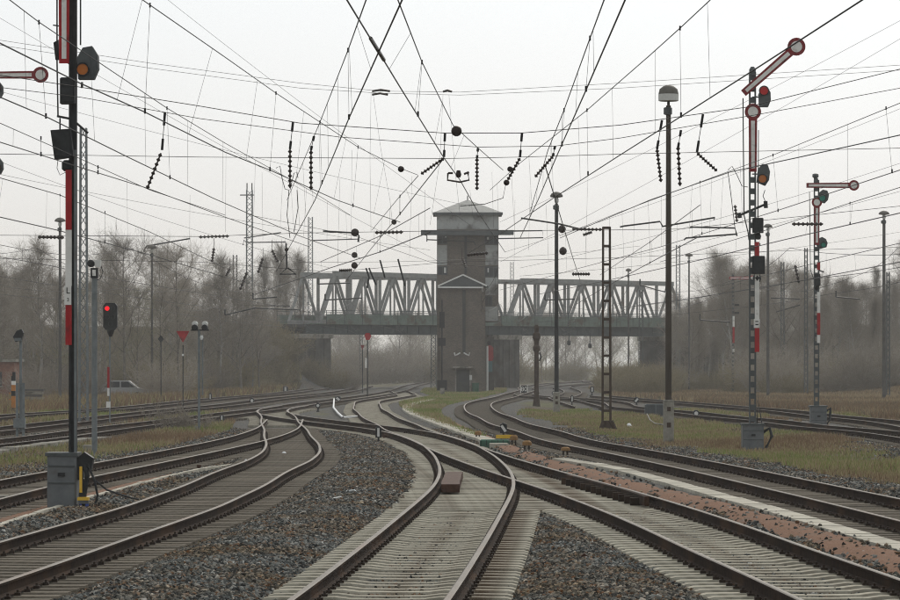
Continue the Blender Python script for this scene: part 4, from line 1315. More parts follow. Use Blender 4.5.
for i, (ya, yb, mm) in enumerate(((372, 376, 'black_box'), (376, 381, 'black_box'), (381, 385, 'signal_white'), (385, 391, 'orange_paint'), (391, 396, 'black_box'), (396, 408, 'orange_paint'), (408, 415, 'black_box'))):
    m = MB(); f.rect(m, 11.5 if i else 12.5, ya, 15.5, yb, -.1 - .002 * i, .1); part('band', m, mm, t)
m = MB(); f.rect(m, 9, 393, 12, 394, -.08, .0); f.rect(m, 9, 399, 12, 400, -.08, 0); part('peg', m, 'orange_paint', t)

# switch lanterns: box on a stem with white face
def switch_lantern(px, ybase, ytop, wpx, label, face='bar', tilt=0.0):
    d = dist(ybase); f = Fr(d); x = f.x(px); z0 = float(gz(x, d))
    t = thing('switch_lantern', label, 'switch lantern', (x, d, z0), 'switch lanterns beside the points')
    H = f.z(ytop) - f.z(ybase); w = f.m(wpx) / 2
    m = MB(); m.tube([(x, d, z0 - .05), (x, d, z0 + H * .4)], w * .35, 8); m.box(x - w * .6, x + w * .6, d - .08, d + .08, z0 - .1, z0 + .05); part('stem', m, 'black_box', t)
    zc = z0 + H * .62; h = H * .30
    m = MB()
    if face == 'disc': m.lathe((x, d, zc), [(w * .5, -.14), (w, -.12), (w, .12), (w * .5, .14)], 16, axis='y')
    else: m.bbox(x - w, x + w, d - .14, d + .14, zc - h, zc + h, .02)
    m.lathe((x, d, zc + h), [(w * .5, -.02), (w * .5, H * .05), (w * .2, H * .08)], 8)
    o = part('lantern_box', m, 'black_box', t)
    m = MB()
    if face == 'disc': m.disc(x, zc, w * .6, d - .155, d - .141, 16)
    else:
        ca, sa = math.cos(tilt), math.sin(tilt); bw, bh = w * .38, h * .8
        m.prism([(x + a * ca - b_ * sa, zc + a * sa + b_ * ca) for a, b_ in ((-bw, -bh), (bw, -bh), (bw, bh), (-bw, bh))], d - .155, d - .141)
    part('white_face', m, 'lamp_white', o)
switch_lantern(378.5, 442, 424, 6, 'black switch lantern with upright white bar in the middle of the ballast')
switch_lantern(503.5, 435.5, 420, 7, 'black switch lantern with slanting white bar beside the green point machine', tilt=.6)
switch_lantern(318, 412, 402, 5, 'round black switch lantern with pale disc near the left points', 'disc')
switch_lantern(338, 402.5, 394.5, 5.5, 'low switch lantern with slanted white bar at the white conduit', tilt=.9)
switch_lantern(222, 421, 412.5, 4.2, 'black switch lantern with white bar left of the crossing rails')
switch_lantern(210.3, 401.5, 391.5, 2.6, 'tiny white-faced switch lantern among the far left tracks')
switch_lantern(252, 404.5, 396, 5, 'dark boxy switch lantern between the far left tracks', 'disc')
switch_lantern(285.5, 393, 385, 5, 'far switch lantern with white face near the bridge abutment')
switch_lantern(572, 405.5, 395, 3.2, 'narrow switch lantern with white face in the grass right of the short lamp foot')
switch_lantern(553.5, 401, 388, 3.6, 'dark switch lantern left of the short lamp foot', 'disc')
switch_lantern(636.5, 404.5, 396, 5, 'switch lantern with slanted white face before the scrub', tilt=-.7)
switch_lantern(696, 417, 408, 6.5, 'round grey switch lantern behind the concrete lamp foot', 'disc')
switch_lantern(592, 395, 386, 4, 'tiny switch lantern in front of the bush by the far tracks')

# point machine and cable hydrants
f = Fr(dist(446)); t = thing('point_machine', 'dark green point machine with yellow band beside the gravel path', 'point machine', G(495, 446))
m = MB(); m.bbox(f.x(480), f.x(509.5), f.d - .3, f.d + .3, -.05, f.z(439.5), .04); o = part('housing', m, 'point_green', t)
m = MB(); f.rect(m, 496, 435, 513.5, 438.5, .05, .2); part('yellow_rail', m, 'yellow_paint', t)
m = MB(); f.rect(m, 491.5, 444.5, 511, 449, -.5, -.34); part('cover_plate', m, 'cable_trough', t)
m = MB()
for k in range(6): 
    a = 480.5 + k * 5.6; f.rect(m, a, 440, a + .5, 445.5, -.315, -.3)
part('rib', m, 'black_box', o)
def hydrant(px, ybase, ytop, wpx, label, m_='brown_hood'):
    d = dist(ybase); f = Fr(d); x = f.x(px); w = f.m(wpx) / 2
    t = thing('cable_pillar', label, 'cable pillar', (x, d, float(gz(x, d))), 'brown cable pillars by the turnout')
    H = f.z(ytop) - f.z(ybase)
    m = MB()
    for s in (-.55, .45): m.tube([(x + s * w, d, -.1), (x + s * w * .8, d, H * .6)], w * .22, 8)
    part('pipe', m, 'fastening', t)
    m = MB(); m.lathe((x, d, H * .75), [(w * .5, -H * .25), (w, -H * .2), (w * .95, H * .1), (w * .5, H * .25)], 12); part('hood', m, m_, t)
hydrant(478, 439.5, 431, 7, 'low brown cable pillar left of the green point machine')
hydrant(514, 446, 435, 8, 'rusty cable pillar touching the end of the green point machine')
hydrant(527, 451, 440.5, 9.5, 'tan cable pillar on short legs right of the green point machine')
hydrant(565.5, 455, 447, 9.5, 'mushroom-like tan cable pillar alone at the path edge')

# small things lying about
def lump(px, py, wpx, hpx, m_, name, label, cat, seed=0, zf=None):
    d = dist(py); f = Fr(d); x = f.x(px); w = f.m(wpx) / 2; h = f.m(hpx); rr = random.Random(seed)
    z = float(gz(x, d)) + .02
    m = MB(); m.lathe((x, d, z), [(w * .7, -.03), (w * rr.uniform(.95, 1.05), h * .3), (w * .85, h * .65), (w * .45, h * .95), (w * .1, h)], 9)
    return single(name, m, m_, label, cat, (x, d, z), smooth=True)
lump(284, 453, 5, 4, 'white_plastic', 'dome_marker', 'white dome cap lying between the left track rails', 'marker')
lump(246, 460.5, 4, 4, 'white_plastic', 'dome_marker', 'small white cap in the ballast beside the left junction', 'marker', 1)
lump(629, 425, 5, 4, 'white_plastic', 'plastic_bag', 'crumpled white bag in the grass right of the ladder-like mast', 'bag', 2)
f = Fr(dist(562)); m = MB(); x = f.x(584)
m.prism([(x - .05, -.05), (x + .045, -.05), (x + .05, .07), (x + .0, .11), (x - .045, .07)], f.d - .05, f.d + .05)
t = thing('marker_stone', 'small rust red marker stone with pale side in the ballast', 'marker', (x, f.d, 0))
part('stone', m, 'check_rail', t); m = MB(); m.box(x + .012, x + .04, f.d - .056, f.d - .05, .0, .07); part('pale_patch', m, 'signal_white', t)
for i, (px, py) in enumerate(((199, 470.5), (384, 438))):
    d = dist(py); f = Fr(d); x = f.x(px); m = MB(); m.tube([(x, d, -.05), (x, d, .11)], .04, 8); m.tube([(x, d, .08), (x, d, .13)], .055, 8)
    single('pipe_stub', m, 'check_rail', ['short brown pipe stub standing by the left cable strip', 'short brown pipe stub behind the ballast switch lantern'][i], 'pipe', (x, d, 0))
for i, (px, py, an) in enumerate(((337, 502, .5), (351, 494.5, -.6))):
    d = dist(py); f = Fr(d); x = f.x(px); z = float(gz(x, d)) + .045
    m = MB(); m.tube([(x - .09, d - an * .2, z), (x, d, z + .015), (x + .07, d + an * .15, z + .03), (x + .1, d + an * .2, z)], .012, 6)
    single('litter_strip', m, 'white_plastic', ['white plastic strip bent like a tick in the ballast', 'short white plastic strip lying straight in the ballast'][i], 'litter', (x, d, z))
# white conduit
m = MB(); pts = [G(334, 399, .25), G(333.5, 407.5, .15), G(338, 413, .1), G(343, 417.5, .06), G(357, 416.5, .06)]
m.tube(pts, .05, 8); single('white_conduit', m, 'white_plastic', 'bent white cable conduit beside the left points', 'conduit', pts[0])
# dark cabinet in the grass
f = Fr(dist(415)); t = thing('relay_cabinet', 'low dark blue-grey cabinet in the grass beside the concrete lamp foot', 'cabinet', G(656, 415))
m = MB(); m.bbox(f.x(645), f.x(668), f.d - .4, f.d + .4, -.1, f.z(404), .05); o = part('housing', m, 'canopy_dark', t)
m = MB(); f.rect(m, 655, 404.5, 655.6, 415, -.42, -.4); part('door_seam', m, 'grey_steel', o)
m = MB(); f.rect(m, 665, 406.5, 667.5, 413, -.6, -.41); part('end_box', m, 'black_box', t)
m = MB(); pts = [G(647, 414, .2), G(650, 420, .12), G(655, 423.5, .05), G(665, 425, .03)]; m.tube(pts, .028, 6); single('drain_pipe', m, 'concrete_post', 'pale bent pipe coming out below the dark cabinet', 'pipe', pts[0])
m = MB(); fo = Fr(dist(430))
for (a, b2) in (((601, 430), (604, 421)), ((615, 430), (611, 421))): m.tube([fo.P(*a), fo.P(*b2)], .09, 6)
f_ = Fr(dist(429)); m.prism([(f_.x(599), -.1), (f_.x(616), -.1), (f_.x(611), .32), (f_.x(602), .32)], f_.d - .25, f_.d + .25)
single('mast_foot', m, 'rust_steel', 'dark tapered footing under the rusty ladder-like mast', 'footing', G(606.5, 429))
# cable end box at left edge
f = Fr(dist(506)); t = thing('track_box', 'low dark box with pale lid at the end of the left timber sleepers', 'box', G(2, 506))
m = MB(); m.bbox(f.x(-14), f.x(7), f.d - .2, f.d + .2, -.1, f.z(498), .02); part('housing', m, 'black_box', t)
m = MB(); f.rect(m, -14.5, 495.5, 7.5, 498, -.22, .22); part('lid', m, 'concrete_post', t)
m = MB(); m.tube([f.P(6, 498, -.23), f.P(10, 505, -.3), f.P(30, 510, -.4), f.P(48, 513, -.5), f.P(75, 512, -.55)], .02, 6); part('cable', m, 'black_box', t)
# far left: brick hut corner, timber stack, car
f = Fr(250); t = thing('brick_hut', 'corner of a low red brick hut with flat roof at the left tracks', 'building', (f.x(0), 250, float(gz(f.x(0), 250))))
m = MB(); f.rect(m, -40, 362, 14, 402, 0, 5); part('wall', m, 'brick_red', t)
m = MB(); f.rect(m, -42, 359, 16, 362, -.2, 5.2); part('roof', m, 'concrete_post', t)
m = MB(); f.rect(m, -6, 372, 2, 386, -.04, -.01); o = part('window', m, 'window_glass', t); m = MB(); f.rect(m, -7, 386, 3, 387.5, -.12, -.02); part('sill', m, 'concrete_post', o)
f = Fr(dist(406)); t = thing('timber_stack', 'small stack of grey timber beams lying at the left bushes', 'timber', G(34, 407))
for k in range(6):
    m = MB(); f.rect(m, 25 + (k % 2), 389 + 2.8 * k, 44 - (k % 3), 391.2 + 2.8 * k, -.3 - .05 * (k % 2), .3); part('beam', m, 'concrete_post' if k % 2 else 'far_pole', t)
d = 262; f = Fr(d); x0 = f.x(122); z0 = float(gz(x0, d)) 
car = thing('parked_car', 'silver car parked behind the left bushes', 'car', (x0, d, z0))
m = MB(); m.prism([(x0 - 1.9, z0 + .35), (x0 + 1.9, z0 + .35), (x0 + 1.95, z0 + .75), (x0 + 1.2, z0 + .9), (x0 + .55, z0 + 1.42), (x0 - .9, z0 + 1.45), (x0 - 1.55, z0 + .95), (x0 - 1.95, z0 + .85)], d - .8, d + .8); part('body', m, 'car_silver', car)
m = MB(); m.prism([(x0 - 1.25, z0 + .95), (x0 - .1, z0 + .95), (x0 - .1, z0 + 1.36), (x0 - .85, z0 + 1.36)], d - .815, d - .8); m2 = MB(); m2.prism([(x0, z0 + .95), (x0 + 1.0, z0 + .95), (x0 + .5, z0 + 1.35), (x0, z0 + 1.36)], d - .815, d - .8)
part('window', m, 'window_glass', car); part('window', m2, 'window_glass', car)
for s in (-1.2, 1.2):
    for yy in (-.75, .75):
        m = MB(); m.lathe((x0 + s, d + yy, z0 + .31), [(.2, -.1), (.31, -.09), (.31, .09), (.2, .1)], 14, axis='y'); w_ = part('wheel', m, 'tyre', car)
        m = MB(); m.lathe((x0 + s, d + yy - .102, z0 + .31), [(.05, -.012), (.18, -.002), (.18, .01)], 12, axis='y'); part('rim', m, 'grey_steel', w_)

# ------------------------------------------------------------------ signal tower
f = Fr(337.0); tz = -.05
tower = thing('signal_tower', 'tall brick signal tower with pyramid roof and gabled front annex', 'tower', (f.x(467), 337, tz))
yb0, yb1 = 337.6, 343.6
fb = Fr(337.6)
X0, X1 = fb.x(437), fb.x(498.5)
ze = fb.z(214)
m = MB(); m.box(X0, fb.x(485.5), yb0, yb1, tz - .3, fb.z(321.5)); m.box(X0 - .004, X1, yb0 - .004, yb1 + .004, fb.z(321.5), fb.z(229)); wall = part('wall', m, 'tower_brick', tower)
m = MB(); m.box(X0 - .02, X1 + .02, yb0 - .02, yb1 + .02, fb.z(229), ze); part('upper_band', m, 'plaster', tower)
xc, yc = (X0 + X1) / 2, (yb0 + yb1) / 2
ov = .38
m = MB(); z1 = ze + .12
vs = [(X0 - ov, yb0 - ov, ze), (X1 + ov, yb0 - ov, ze), (X1 + ov, yb1 + ov, ze), (X0 - ov, yb1 + ov, ze), (X0 - ov, yb0 - ov, z1), (X1 + ov, yb0 - ov, z1), (X1 + ov, yb1 + ov, z1), (X0 - ov, yb1 + ov, z1), (xc - .1, yc, fb.z(198.5)), (xc + .1, yc, fb.z(198.5))]
m.add(vs, [(3, 2, 1, 0), (0, 1, 5, 4), (1, 2, 6, 5), (2, 3, 7, 6), (3, 0, 4, 7), (4, 5, 9, 8), (5, 6, 9), (6, 7, 8, 9), (7, 4, 8)]); roof = part('roof', m, 'roof_sheet', tower)
m = MB(); m.box(X0 - ov - .02, X1 + ov + .02, yb0 - ov - .05, yb0 - ov - .005, ze - .1, z1 + .03); part('gutter', m, 'canopy_dark', roof)
m = MB(); m.tube([(xc, yc, fb.z(199)), (xc, yc, fb.z(194))], .05, 6); part('finial', m, 'dark_steel', roof)
# cantilevered canopy slab around the control room, with its brackets
m = MB(); zc = fb.z(235); m.box(fb.x(421), fb.x(513.5), yb0 - 1.3, yb0 - .03, zc, fb.z(230.5)); m.box(fb.x(424), fb.x(510.5), yb0 - 1.33, yb0 - 1.3, zc - .06, zc + .1); can = part('canopy', m, 'canopy_dark', tower)
for pts in (([(421, 234), (427, 236), (427, 242)], ), ([(427, 240), (474, 242), (475.5, 245)], ), ([(513, 231.5), (542, 231), (543, 238), (497, 239)], )):
    q = MB(); q.tube([fb.P(u[0], u[1], -1.0) for u in pts[0]], .055, 6); part('bracket_arm', q, 'dark_steel', can)
# corner pilasters and windows
def panel(x0, y0, x1, y1, mm, nm, a=-.03, b=-.002, parent=None):
    q = MB(); q.box(fb.x(x0), fb.x(x1), yb0 + a, yb0 + b, fb.z(y1), fb.z(y0)); return part(nm, q, mm, parent or tower)
def window(x0, y0, x1, y1, bars=1, pale=None):
    w_ = panel(x0, y0, x1, y1, 'window_glass', 'window', -.022)
    q = MB(); t_ = .07
    a, b_, c_, d_ = fb.x(x0), fb.x(x1), fb.z(y1), fb.z(y0)
    q.box(a, b_, yb0 - .07, yb0 - .023, c_, c_ + t_); q.box(a, b_, yb0 - .07, yb0 - .023, d_ - t_, d_)
    for k in range(bars + 2):
        xx = a + (b_ - a) * k / (bars + 1); q.box(xx - t_ / 2, xx + t_ / 2, yb0 - .066, yb0 - .023, c_ + t_, d_ - t_)
    part('frame', q, 'canopy_dark', w_)
    if pale:
        q = MB(); q.box(fb.x(pale[0]), fb.x(pale[2]), yb0 - .045, yb0 - .024, fb.z(pale[3]), fb.z(pale[1])); part('pane', q, 'lamp_white', w_)
panel(437.3, 245, 447, 265, 'plaster', 'plaster_panel'); panel(485.5, 245, 498, 265, 'plaster', 'plaster_panel')
panel(485.5, 277.5, 498, 295, 'plaster', 'plaster_panel'); panel(485.5, 306.5, 498, 321, 'plaster', 'plaster_panel')
window(438, 235.5, 447, 244, 1, (445, 234.5 + 1.2, 446.8, 237.5)); window(485, 235.5, 497.5, 244.5, 2, (487, 237, 489.5, 239.5)); window(438, 266, 447, 275, 1, (444, 267.5, 446, 273)); window(485, 266, 497.5, 277, 2, (487.5, 268, 489.5, 272.5)); window(484.8, 296, 492, 306, 1)
panel(464.5, 236, 467, 274, 'door_dark', 'pipe_duct', -.1)
# annex in front
fa = Fr(334.0); A0, A1 = fa.x(440.5), fa.x(485)
m = MB(); m.box(A0, A1, 334, yb0 - .12, tz - .3, fa.z(286)); ax_ = part('annex_wall', m, 'tower_brick', tower)
xm = fa.x(462.5)
m = MB(); m.prism([(A0 - .3, fa.z(287)), (A1 + .3, fa.z(287)), (A1 + .3, fa.z(286)), (xm, fa.z(274.5)), (A0 - .3, fa.z(286))], 333.75, yb0 - .14); part('annex_roof', m, 'canopy_dark', tower)
m = MB()
for (p0, p1) in (((438, 286), (463, 274.8)), ((463, 274.8), (487, 286)), ((438, 287.3), (483, 287.6))):
    a, b_ = fa.P(*p0, -.32), fa.P(*p1, -.32); m.bar(a, b_, .13)
part('gable_trim', m, 'trim_white', tower)
m = MB(); fa.rect(m, 462.5, 290, 465.5, 352, -.12, -.01); part('downpipe_duct', m, 'door_dark', ax_)
m = MB(); fa.rect(m, 453, 366.5, 472.5, 368.2, -.9, -.02); part('door_canopy', m, 'concrete_post', tower)
m = MB(); fa.rect(m, 456.5, 370, 469.5, 394, -.07, -.02); dr = part('door', m, 'door_dark', tower)
m = MB(); fa.rect(m, 458.5, 372.5, 467.5, 382, -.09, -.072); part('door_pane', m, 'window_glass', dr)
m = MB(); fa.rect(m, 455, 368.2, 456.4, 394.5, -.12, -.02); fa.rect(m, 469.6, 368.2, 471, 394.5, -.12, -.02); part('door_frame', m, 'concrete_post', tower)
for (cx_, s) in ((457.5, 1), (466.5, -1)):
    m = MB(); m.tube([fa.P(cx_ - 3.2 * s, 352.5, -.3), fa.P(cx_ - 2.4 * s, 355.5, -.35), fa.P(cx_, 354.5, -.35), fa.P(cx_ + 2.5 * s, 353, -.05)], .07, 6); part('wall_lamp', m, 'lamp_white', tower)
m = MB(); fa.rect(m, 469.5, 375, 472, 380, -.14, -.02); part('notice', m, 'lamp_white', tower)
m = MB(); m.lathe((fa.x(475.5), 333.4, 0), [(.28, -.1), (.32, .5), (.34, .85), (.3, .86)], 12); single('water_barrel', m, 'point_green', 'dark green barrel beside the tower door', 'barrel', (fa.x(475.5), 333.4, 0))
# tall poster of a figure at the tower side, and a white post before it
fp = Fr(345.0); t = thing('poster_panel', 'tall poster panel with a figure in a red top between tower and pier', 'poster', (fp.x(489.5), 345, tz))
m = MB(); fp.rect(m, 485, 337, 494, 393, .02, .12); part('board', m, 'abutment', t)
m = MB(); fp.poly(m, [(486.6, 347), (488, 345.5), (491.5, 345.5), (493.3, 348), (493.6, 360), (491.8, 361), (487.2, 361), (486.2, 354)], .0, .018); part('red_print', m, 'signal_red', t)
m = MB(); fp.poly(m, [(487.6, 345), (487.0, 342.5), (488.5, 340.8), (490.5, 341.5), (490.8, 344), (490, 345.2)], -.004, .016); part('dark_print', m, 'sign_black', t)
m = MB(); fp.poly(m, [(487.4, 361.2), (492.4, 361.2), (492.4, 372), (488.2, 372)], .0, .018); part('teal_print', m, 'teal_cloth', t)
fw = Fr(338.5); m = MB(); m.tube([fw.P(486.3, 393), fw.P(486.3, 346)], fw.m(1.2), 8); wp = single('white_post', m, 'trim_white', 'plain white post leaning close to the tower wall', 'post', (fw.x(486.3), 338.5, 0))
wp.location.x += .08

# ------------------------------------------------------------------ truss bridge
br = thing('truss_bridge', 'grey steel truss road bridge on dark piers across the tracks', 'bridge', (BA.x, BA.y, 0))
def bp(u, v, z): return BA + BDIR * u + BNRM * v + Vector((0, 0, z))
LEN = (BB - BA).length
ZD, ZG, ZT = 6.9, 5.95, 12.0
def bbar(mb, a, b, w, h=None): mb.bar(bp(*a), bp(*b), w, h)
def bslab(mb, u0, u1, v0, v1, z0, z1):
    vs = [bp(u, v, z) for z in (z0, z1) for (u, v) in ((u0, v0), (u1, v0), (u1, v1), (u0, v1))]
    mb.add(vs, [(0, 3, 2, 1), (4, 5, 6, 7), (0, 1, 5, 4), (1, 2, 6, 5), (2, 3, 7, 6), (3, 0, 4, 7)])
m = MB(); bslab(m, -2, LEN + 2, -3.4, 3.4, ZD - .25, ZD); part('deck', m, 'road_deck', br)
for v in (-3.8, 3.8):
    m = MB(); bslab(m, -2, LEN + 2, v - .18, v + .18, ZG, ZD - .15); g_ = part('girder', m, 'bridge_dark', br)
    m = MB(); bslab(m, -2.1, LEN + 2.1, v - .32, v + .32, ZD - .149, ZD - .04); bslab(m, -2.1, LEN + 2.1, v - .30, v + .30, ZG - .07, ZG - .001)
    u = 0
    while u < LEN: bslab(m, u, u + .06, v - .26, v + .26, ZG, ZD - .15); u += 1.6
    part('flange', m, 'bridge_dark', g_)
for i in range(13):
    m = MB(); u = LEN * (i + .5) / 13; bslab(m, u - .12, u + .12, -3.6, 3.6, ZG + .15, ZD - .26); part('cross_beam', m, 'bridge_dark', br)
# parapet panels and railings on the outer side
for v, ss in ((-4.6, 0), (4.6, 1)):
    n = 22
    for i in range(n):
        m = MB(); u0, u1 = LEN * i / n + .04, LEN * (i + 1) / n - .04
        bslab(m, u0, u1, v - .02, v + .02, ZD + .05, ZD + 1.05); part('parapet_panel', m, 'bridge_green', br)
    m = MB()
    for i in range(n + 1): bbar(m, (LEN * i / n, v, ZD - .1), (LEN * i / n, v, ZD + 1.5), .07)
    for z in (ZD + 1.12, ZD + 1.45): bbar(m, (0, v, z), (LEN, v, z), .055)
    part('railing', m, 'bridge_dark', br)
    m = MB(); bslab(m, -2, LEN + 2, min(v, v * .76) - .1, max(v, v * .76) + .1, ZD - .03, ZD + .04); part('walkway', m, 'bridge_green', br)
def truss(u0, u1, v, n, zt0, zt1):
    root_ = br
    k = lambda i: u0 + (u1 - u0) * i / n
    zt = lambda u: zt0 + (zt1 - zt0) * (u - u0) / (u1 - u0)
    m = MB()
    bslab(m, k(1) - .2, k(n - 1) + .2, v - .24, v + .24, 0, 0.001)
    m = MB(); a = bp(k(1) - .25, v, zt(k(1))); b_ = bp(k(n - 1) + .25, v, zt(k(n - 1)))
    m.bar(a, b_, .5); part('top_chord', m, 'bridge_paint', root_)
    m = MB(); bslab(m, u0, u1, v - .22, v + .22, ZD + .05, ZD + .5); part('bottom_chord', m, 'bridge_paint', root_)
    for i in range(1, n):
        m = MB(); m.bar(bp(k(i), v, ZD + .4), bp(k(i), v, zt(k(i)) - .2), .20 if i % 2 else .34); part('vertical', m, 'bridge_paint', root_)
    for i in range(n):
        m = MB()
        if i == 0: a, b_ = bp(k(0), v, ZD + .3), bp(k(1), v, zt(k(1)))
        elif i == n - 1: a, b_ = bp(k(n), v, ZD + .3), bp(k(n - 1), v, zt(k(n - 1)))
        elif i % 2: a, b_ = bp(k(i), v, zt(k(i))), bp(k(i + 1), v, ZD + .3)
        else: a, b_ = bp(k(i), v, ZD + .3), bp(k(i + 1), v, zt(k(i + 1)))
        m.bar(a, b_, .30)
        part('diagonal', m, 'bridge_paint', root_)
for (u0, u1) in ((0.4, 24.0), (26.0, LEN - .2)):
    for v in (-3.0, 3.0): truss(u0, u1, v, 12, ZT + (.4 if u0 < 5 else 0), ZT + (.2 if u0 < 5 else -.1))
    for i in range(1, 12):
        m = MB(); u = u0 + (u1 - u0) * i / 12; bbar(m, (u, -2.8, ZT), (u, 2.8, ZT), .2)
        if i < 11: bbar(m, (u, -2.8, ZT), (u + (u1 - u0) / 12, 2.8, ZT), .12)
        part('wind_brace', m, 'bridge_paint', br)
def pier(u0, u1, label, name='bridge_pier', z1=ZG - .1, v=4.6):
    m = MB(); bslab(m, u0, u1, -v, v, -.4, z1 - .5); 
    t = thing(name, label, 'pier', bp((u0 + u1) / 2, 0, 0))
    part('shaft', m, 'abutment', t)
    m = MB(); bslab(m, u0 - .2, u1 + .2, -v - .2, v + .2, z1 - .5, z1); part('cap', m, 'concrete_post', t)
    m = MB()
    for s in (.2, .5, .8):
        u = u0 + (u1 - u0) * s; bslab(m, u - .12, u + .12, -v - .12, -v - .002, -.3, z1 - .6)
    part('buttress', m, 'abutment', t)
pier(-3.5, .6, 'dark left abutment of the truss bridge at the embankment', 'bridge_abutment')
pier(23.6, 26.4, 'dark middle pier of the truss bridge right of the tower')
pier(LEN - .6, LEN + 3.5, 'dark right abutment of the truss bridge behind the scrub', 'bridge_abutment')
# inclined cross mast of the bridge: small sign lamps under the right span
for i, (px, py) in enumerate(((569, 343), (590, 346))):
    f = Fr(396); m = MB(); m.tube([f.P(px, 333), f.P(px, py)], .05, 6); m.lathe(f.P(px, py), [(.1, -.25), (.2, -.15), (.2, .2), (.08, .3)], 10)
    single('hanging_lamp', m, 'dark_steel', ['dark lamp hanging under the right bridge span', 'second lamp hanging under the right bridge span toward the abutment'][i], 'lamp', tuple(f.P(px, 333)))
#==PART3==
# ------------------------------------------------------------------ overhead line
ZC = RZ + 5.5                                   # contact wire height
def CWP(px, py, z=ZC):                          # a point on a contact wire: its height gives its distance
    return S(px, py, F * (z - HC) / (YH - py))
def wire(mb, pts, r, sag=0.0, n=8):
    P = [Vector(p) for p in pts]
    if len(P) == 2 and sag:
        P = [P[0] + (P[1] - P[0]) * (i / n) - Vector((0, 0, 4 * sag * (i / n) * (1 - i / n))) for i in range(n + 1)]
    mb.tube(P, r, 5)
def dof(py, z=ZC): return F * (z - HC) / (YH - py)
def overhead(label, contact, mess, droppers, rc=.0085, rm=.007):
    """contact: [(px, py)] lying at contact height; messenger: [(px, py)] placed at the distance of the contact wire below it"""
    cp = [CWP(*p) for p in contact]
    t = thing('overhead_line', label, 'overhead wire', cp[0])
    m = MB(); wire(m, cp, rc); part('contact_wire', m, 'wire', t)
    ys = np.array([p.y for p in cp]); o_ = np.argsort(ys)
    if mess:
        m = MB(); mp = []
        for (px, py, d) in mess: mp.append(S(px, py, d))
        wire(m, mp, rm); part('messenger_wire', m, 'wire', t)
        my = [p.y for p in mp]; cyy = [p.y for p in cp]
        if my == sorted(my) and cyy == sorted(cyy):
            yy = max(my[0], cyy[0]) + 3
            while yy < min(my[-1], cyy[-1]):
                q1 = [float(np.interp(yy, cyy, [p[k] for p in cp])) for k in (0, 2)]; q2 = [float(np.interp(yy, my, [p[k] for p in mp])) for k in (0, 2)]
                if abs(q1[0] - q2[0]) < .4 and q2[1] - q1[1] > .15:
                    m = MB(); m.tube([(q1[0], yy, q1[1]), (q2[0], yy, q2[1])], .003, 4); part('dropper', m, 'wire', t)
                yy += 6.5
    for (a, b_) in droppers:
        bb = CWP(*b_); aa = S(a[0], a[1], bb.y)
        m = MB(); m.tube([aa, bb], .0035, 4); m.tube([bb - Vector((0, 0, .02)), bb + Vector((0, 0, .05))], .014, 5); m.tube([aa - Vector((0, 0, .03)), aa + Vector((0, 0, .03))], .012, 5)
        part('dropper', m, 'wire', t)
    return t
# distances for messenger points come from the contact wire of the same line
overhead('heavy overhead line rising over the centre track towards the frame clamp', [(332, -25), (347, 0), (400, 87), (444, 158), (460, 180), (478, 212), (505, 252)],
         [(388, -25, dof(-25)), (398, 0, dof(20)), (422, 62, dof(113)), (453, 125, 56.5), (477, 147, 62), (503, 170, 70)], [((422, 62), (418, 115))])
overhead('overhead line slanting left over the ballast between the tracks', [(413, -25), (402, 0), (375, 60), (349, 118), (315, 200), (290, 246), (276, 272)],
         [(375, -25, dof(-25)), (366, 0, dof(20)), (348, 50, dof(118)), (320, 122, dof(185)), (287, 200, dof(246))], [((348, 50), (349, 118)), ((320, 122), (322, 183))])
overhead('long overhead line running from the left edge across to the tower', [(-40, 24), (0, 43), (80, 83), (145, 112), (225, 152), (270, 170), (337, 200), (400, 222)],
         [(110, -22, dof(80)), (143, 0, dof(100)), (225, 57, dof(140)), (276, 93, dof(172)), (320, 122, dof(187)), (358, 147, dof(204)), (400, 168, dof(218)), (418, 175, dof(222))], [((150, 5), (145, 112)), ((276, 93), (270, 170)), ((358, 147), (353, 206))])
overhead('overhead line over the left foreground track behind the grey cabinet', [(-40, 80), (0, 97), (47, 117), (130, 158), (213, 198), (300, 236), (360, 258)],
         [(-15, -18, dof(90)), (10, 0, dof(100)), (39, 22, dof(117)), (100, 63, dof(145)), (167, 108, dof(176)), (225, 143, dof(203)), (313, 192, dof(240)), (350, 215, dof(255))], [((39, 22), (46, 117)), ((167, 108), (170, 178))])
overhead('fainter overhead line low on the left in front of the trees', [(-30, 133), (0, 142), (57, 160), (147, 188), (225, 217), (310, 247)],
         [(-30, 112, dof(133)), (0, 123, dof(142)), (52, 146, dof(158)), (150, 190, dof(190)), (225, 215, dof(217.5))], [((41, 138), (41, 155)), ((98, 167), (98, 173))], .008, .006)
overhead('low overhead line crossing the left trees at mast height', [(-20, 210), (0, 217), (57, 230), (140, 252), (225, 277), (300, 297)],
         [(-20, 172, dof(210)), (60, 195, dof(231)), (150, 232, dof(255)), (225, 268, dof(277))], [((60, 195), (60, 231)), ((105, 212), (105, 242))], .012, .01)
overhead('overhead line over the straight track meeting the slanting insulator', [(634, -20), (625, 0), (586, 90), (558, 153), (538, 200), (520, 238)],
         [(611, -20, dof(-20)), (604, 0, dof(10)), (590, 38, dof(90)), (564, 110, dof(140)), (548, 150, dof(175)), (530, 212, dof(225))], [((590, 38), (586, 90)), ((564, 110), (562, 145))])
overhead('long overhead line climbing to the upper right over the near right track', [(900, -24), (862, 0), (760, 66), (680, 117), (620, 155), (555, 197), (497, 236), (470, 252)],
         [(735, -22, dof(78)), (710, 0, dof(96)), (680, 28, dof(117)), (650, 55, dof(136)), (587, 110, dof(175)), (520, 163, dof(218)), (490, 190, dof(240))], [((680, 28), (681, 116)), ((587, 110), (588, 174))])
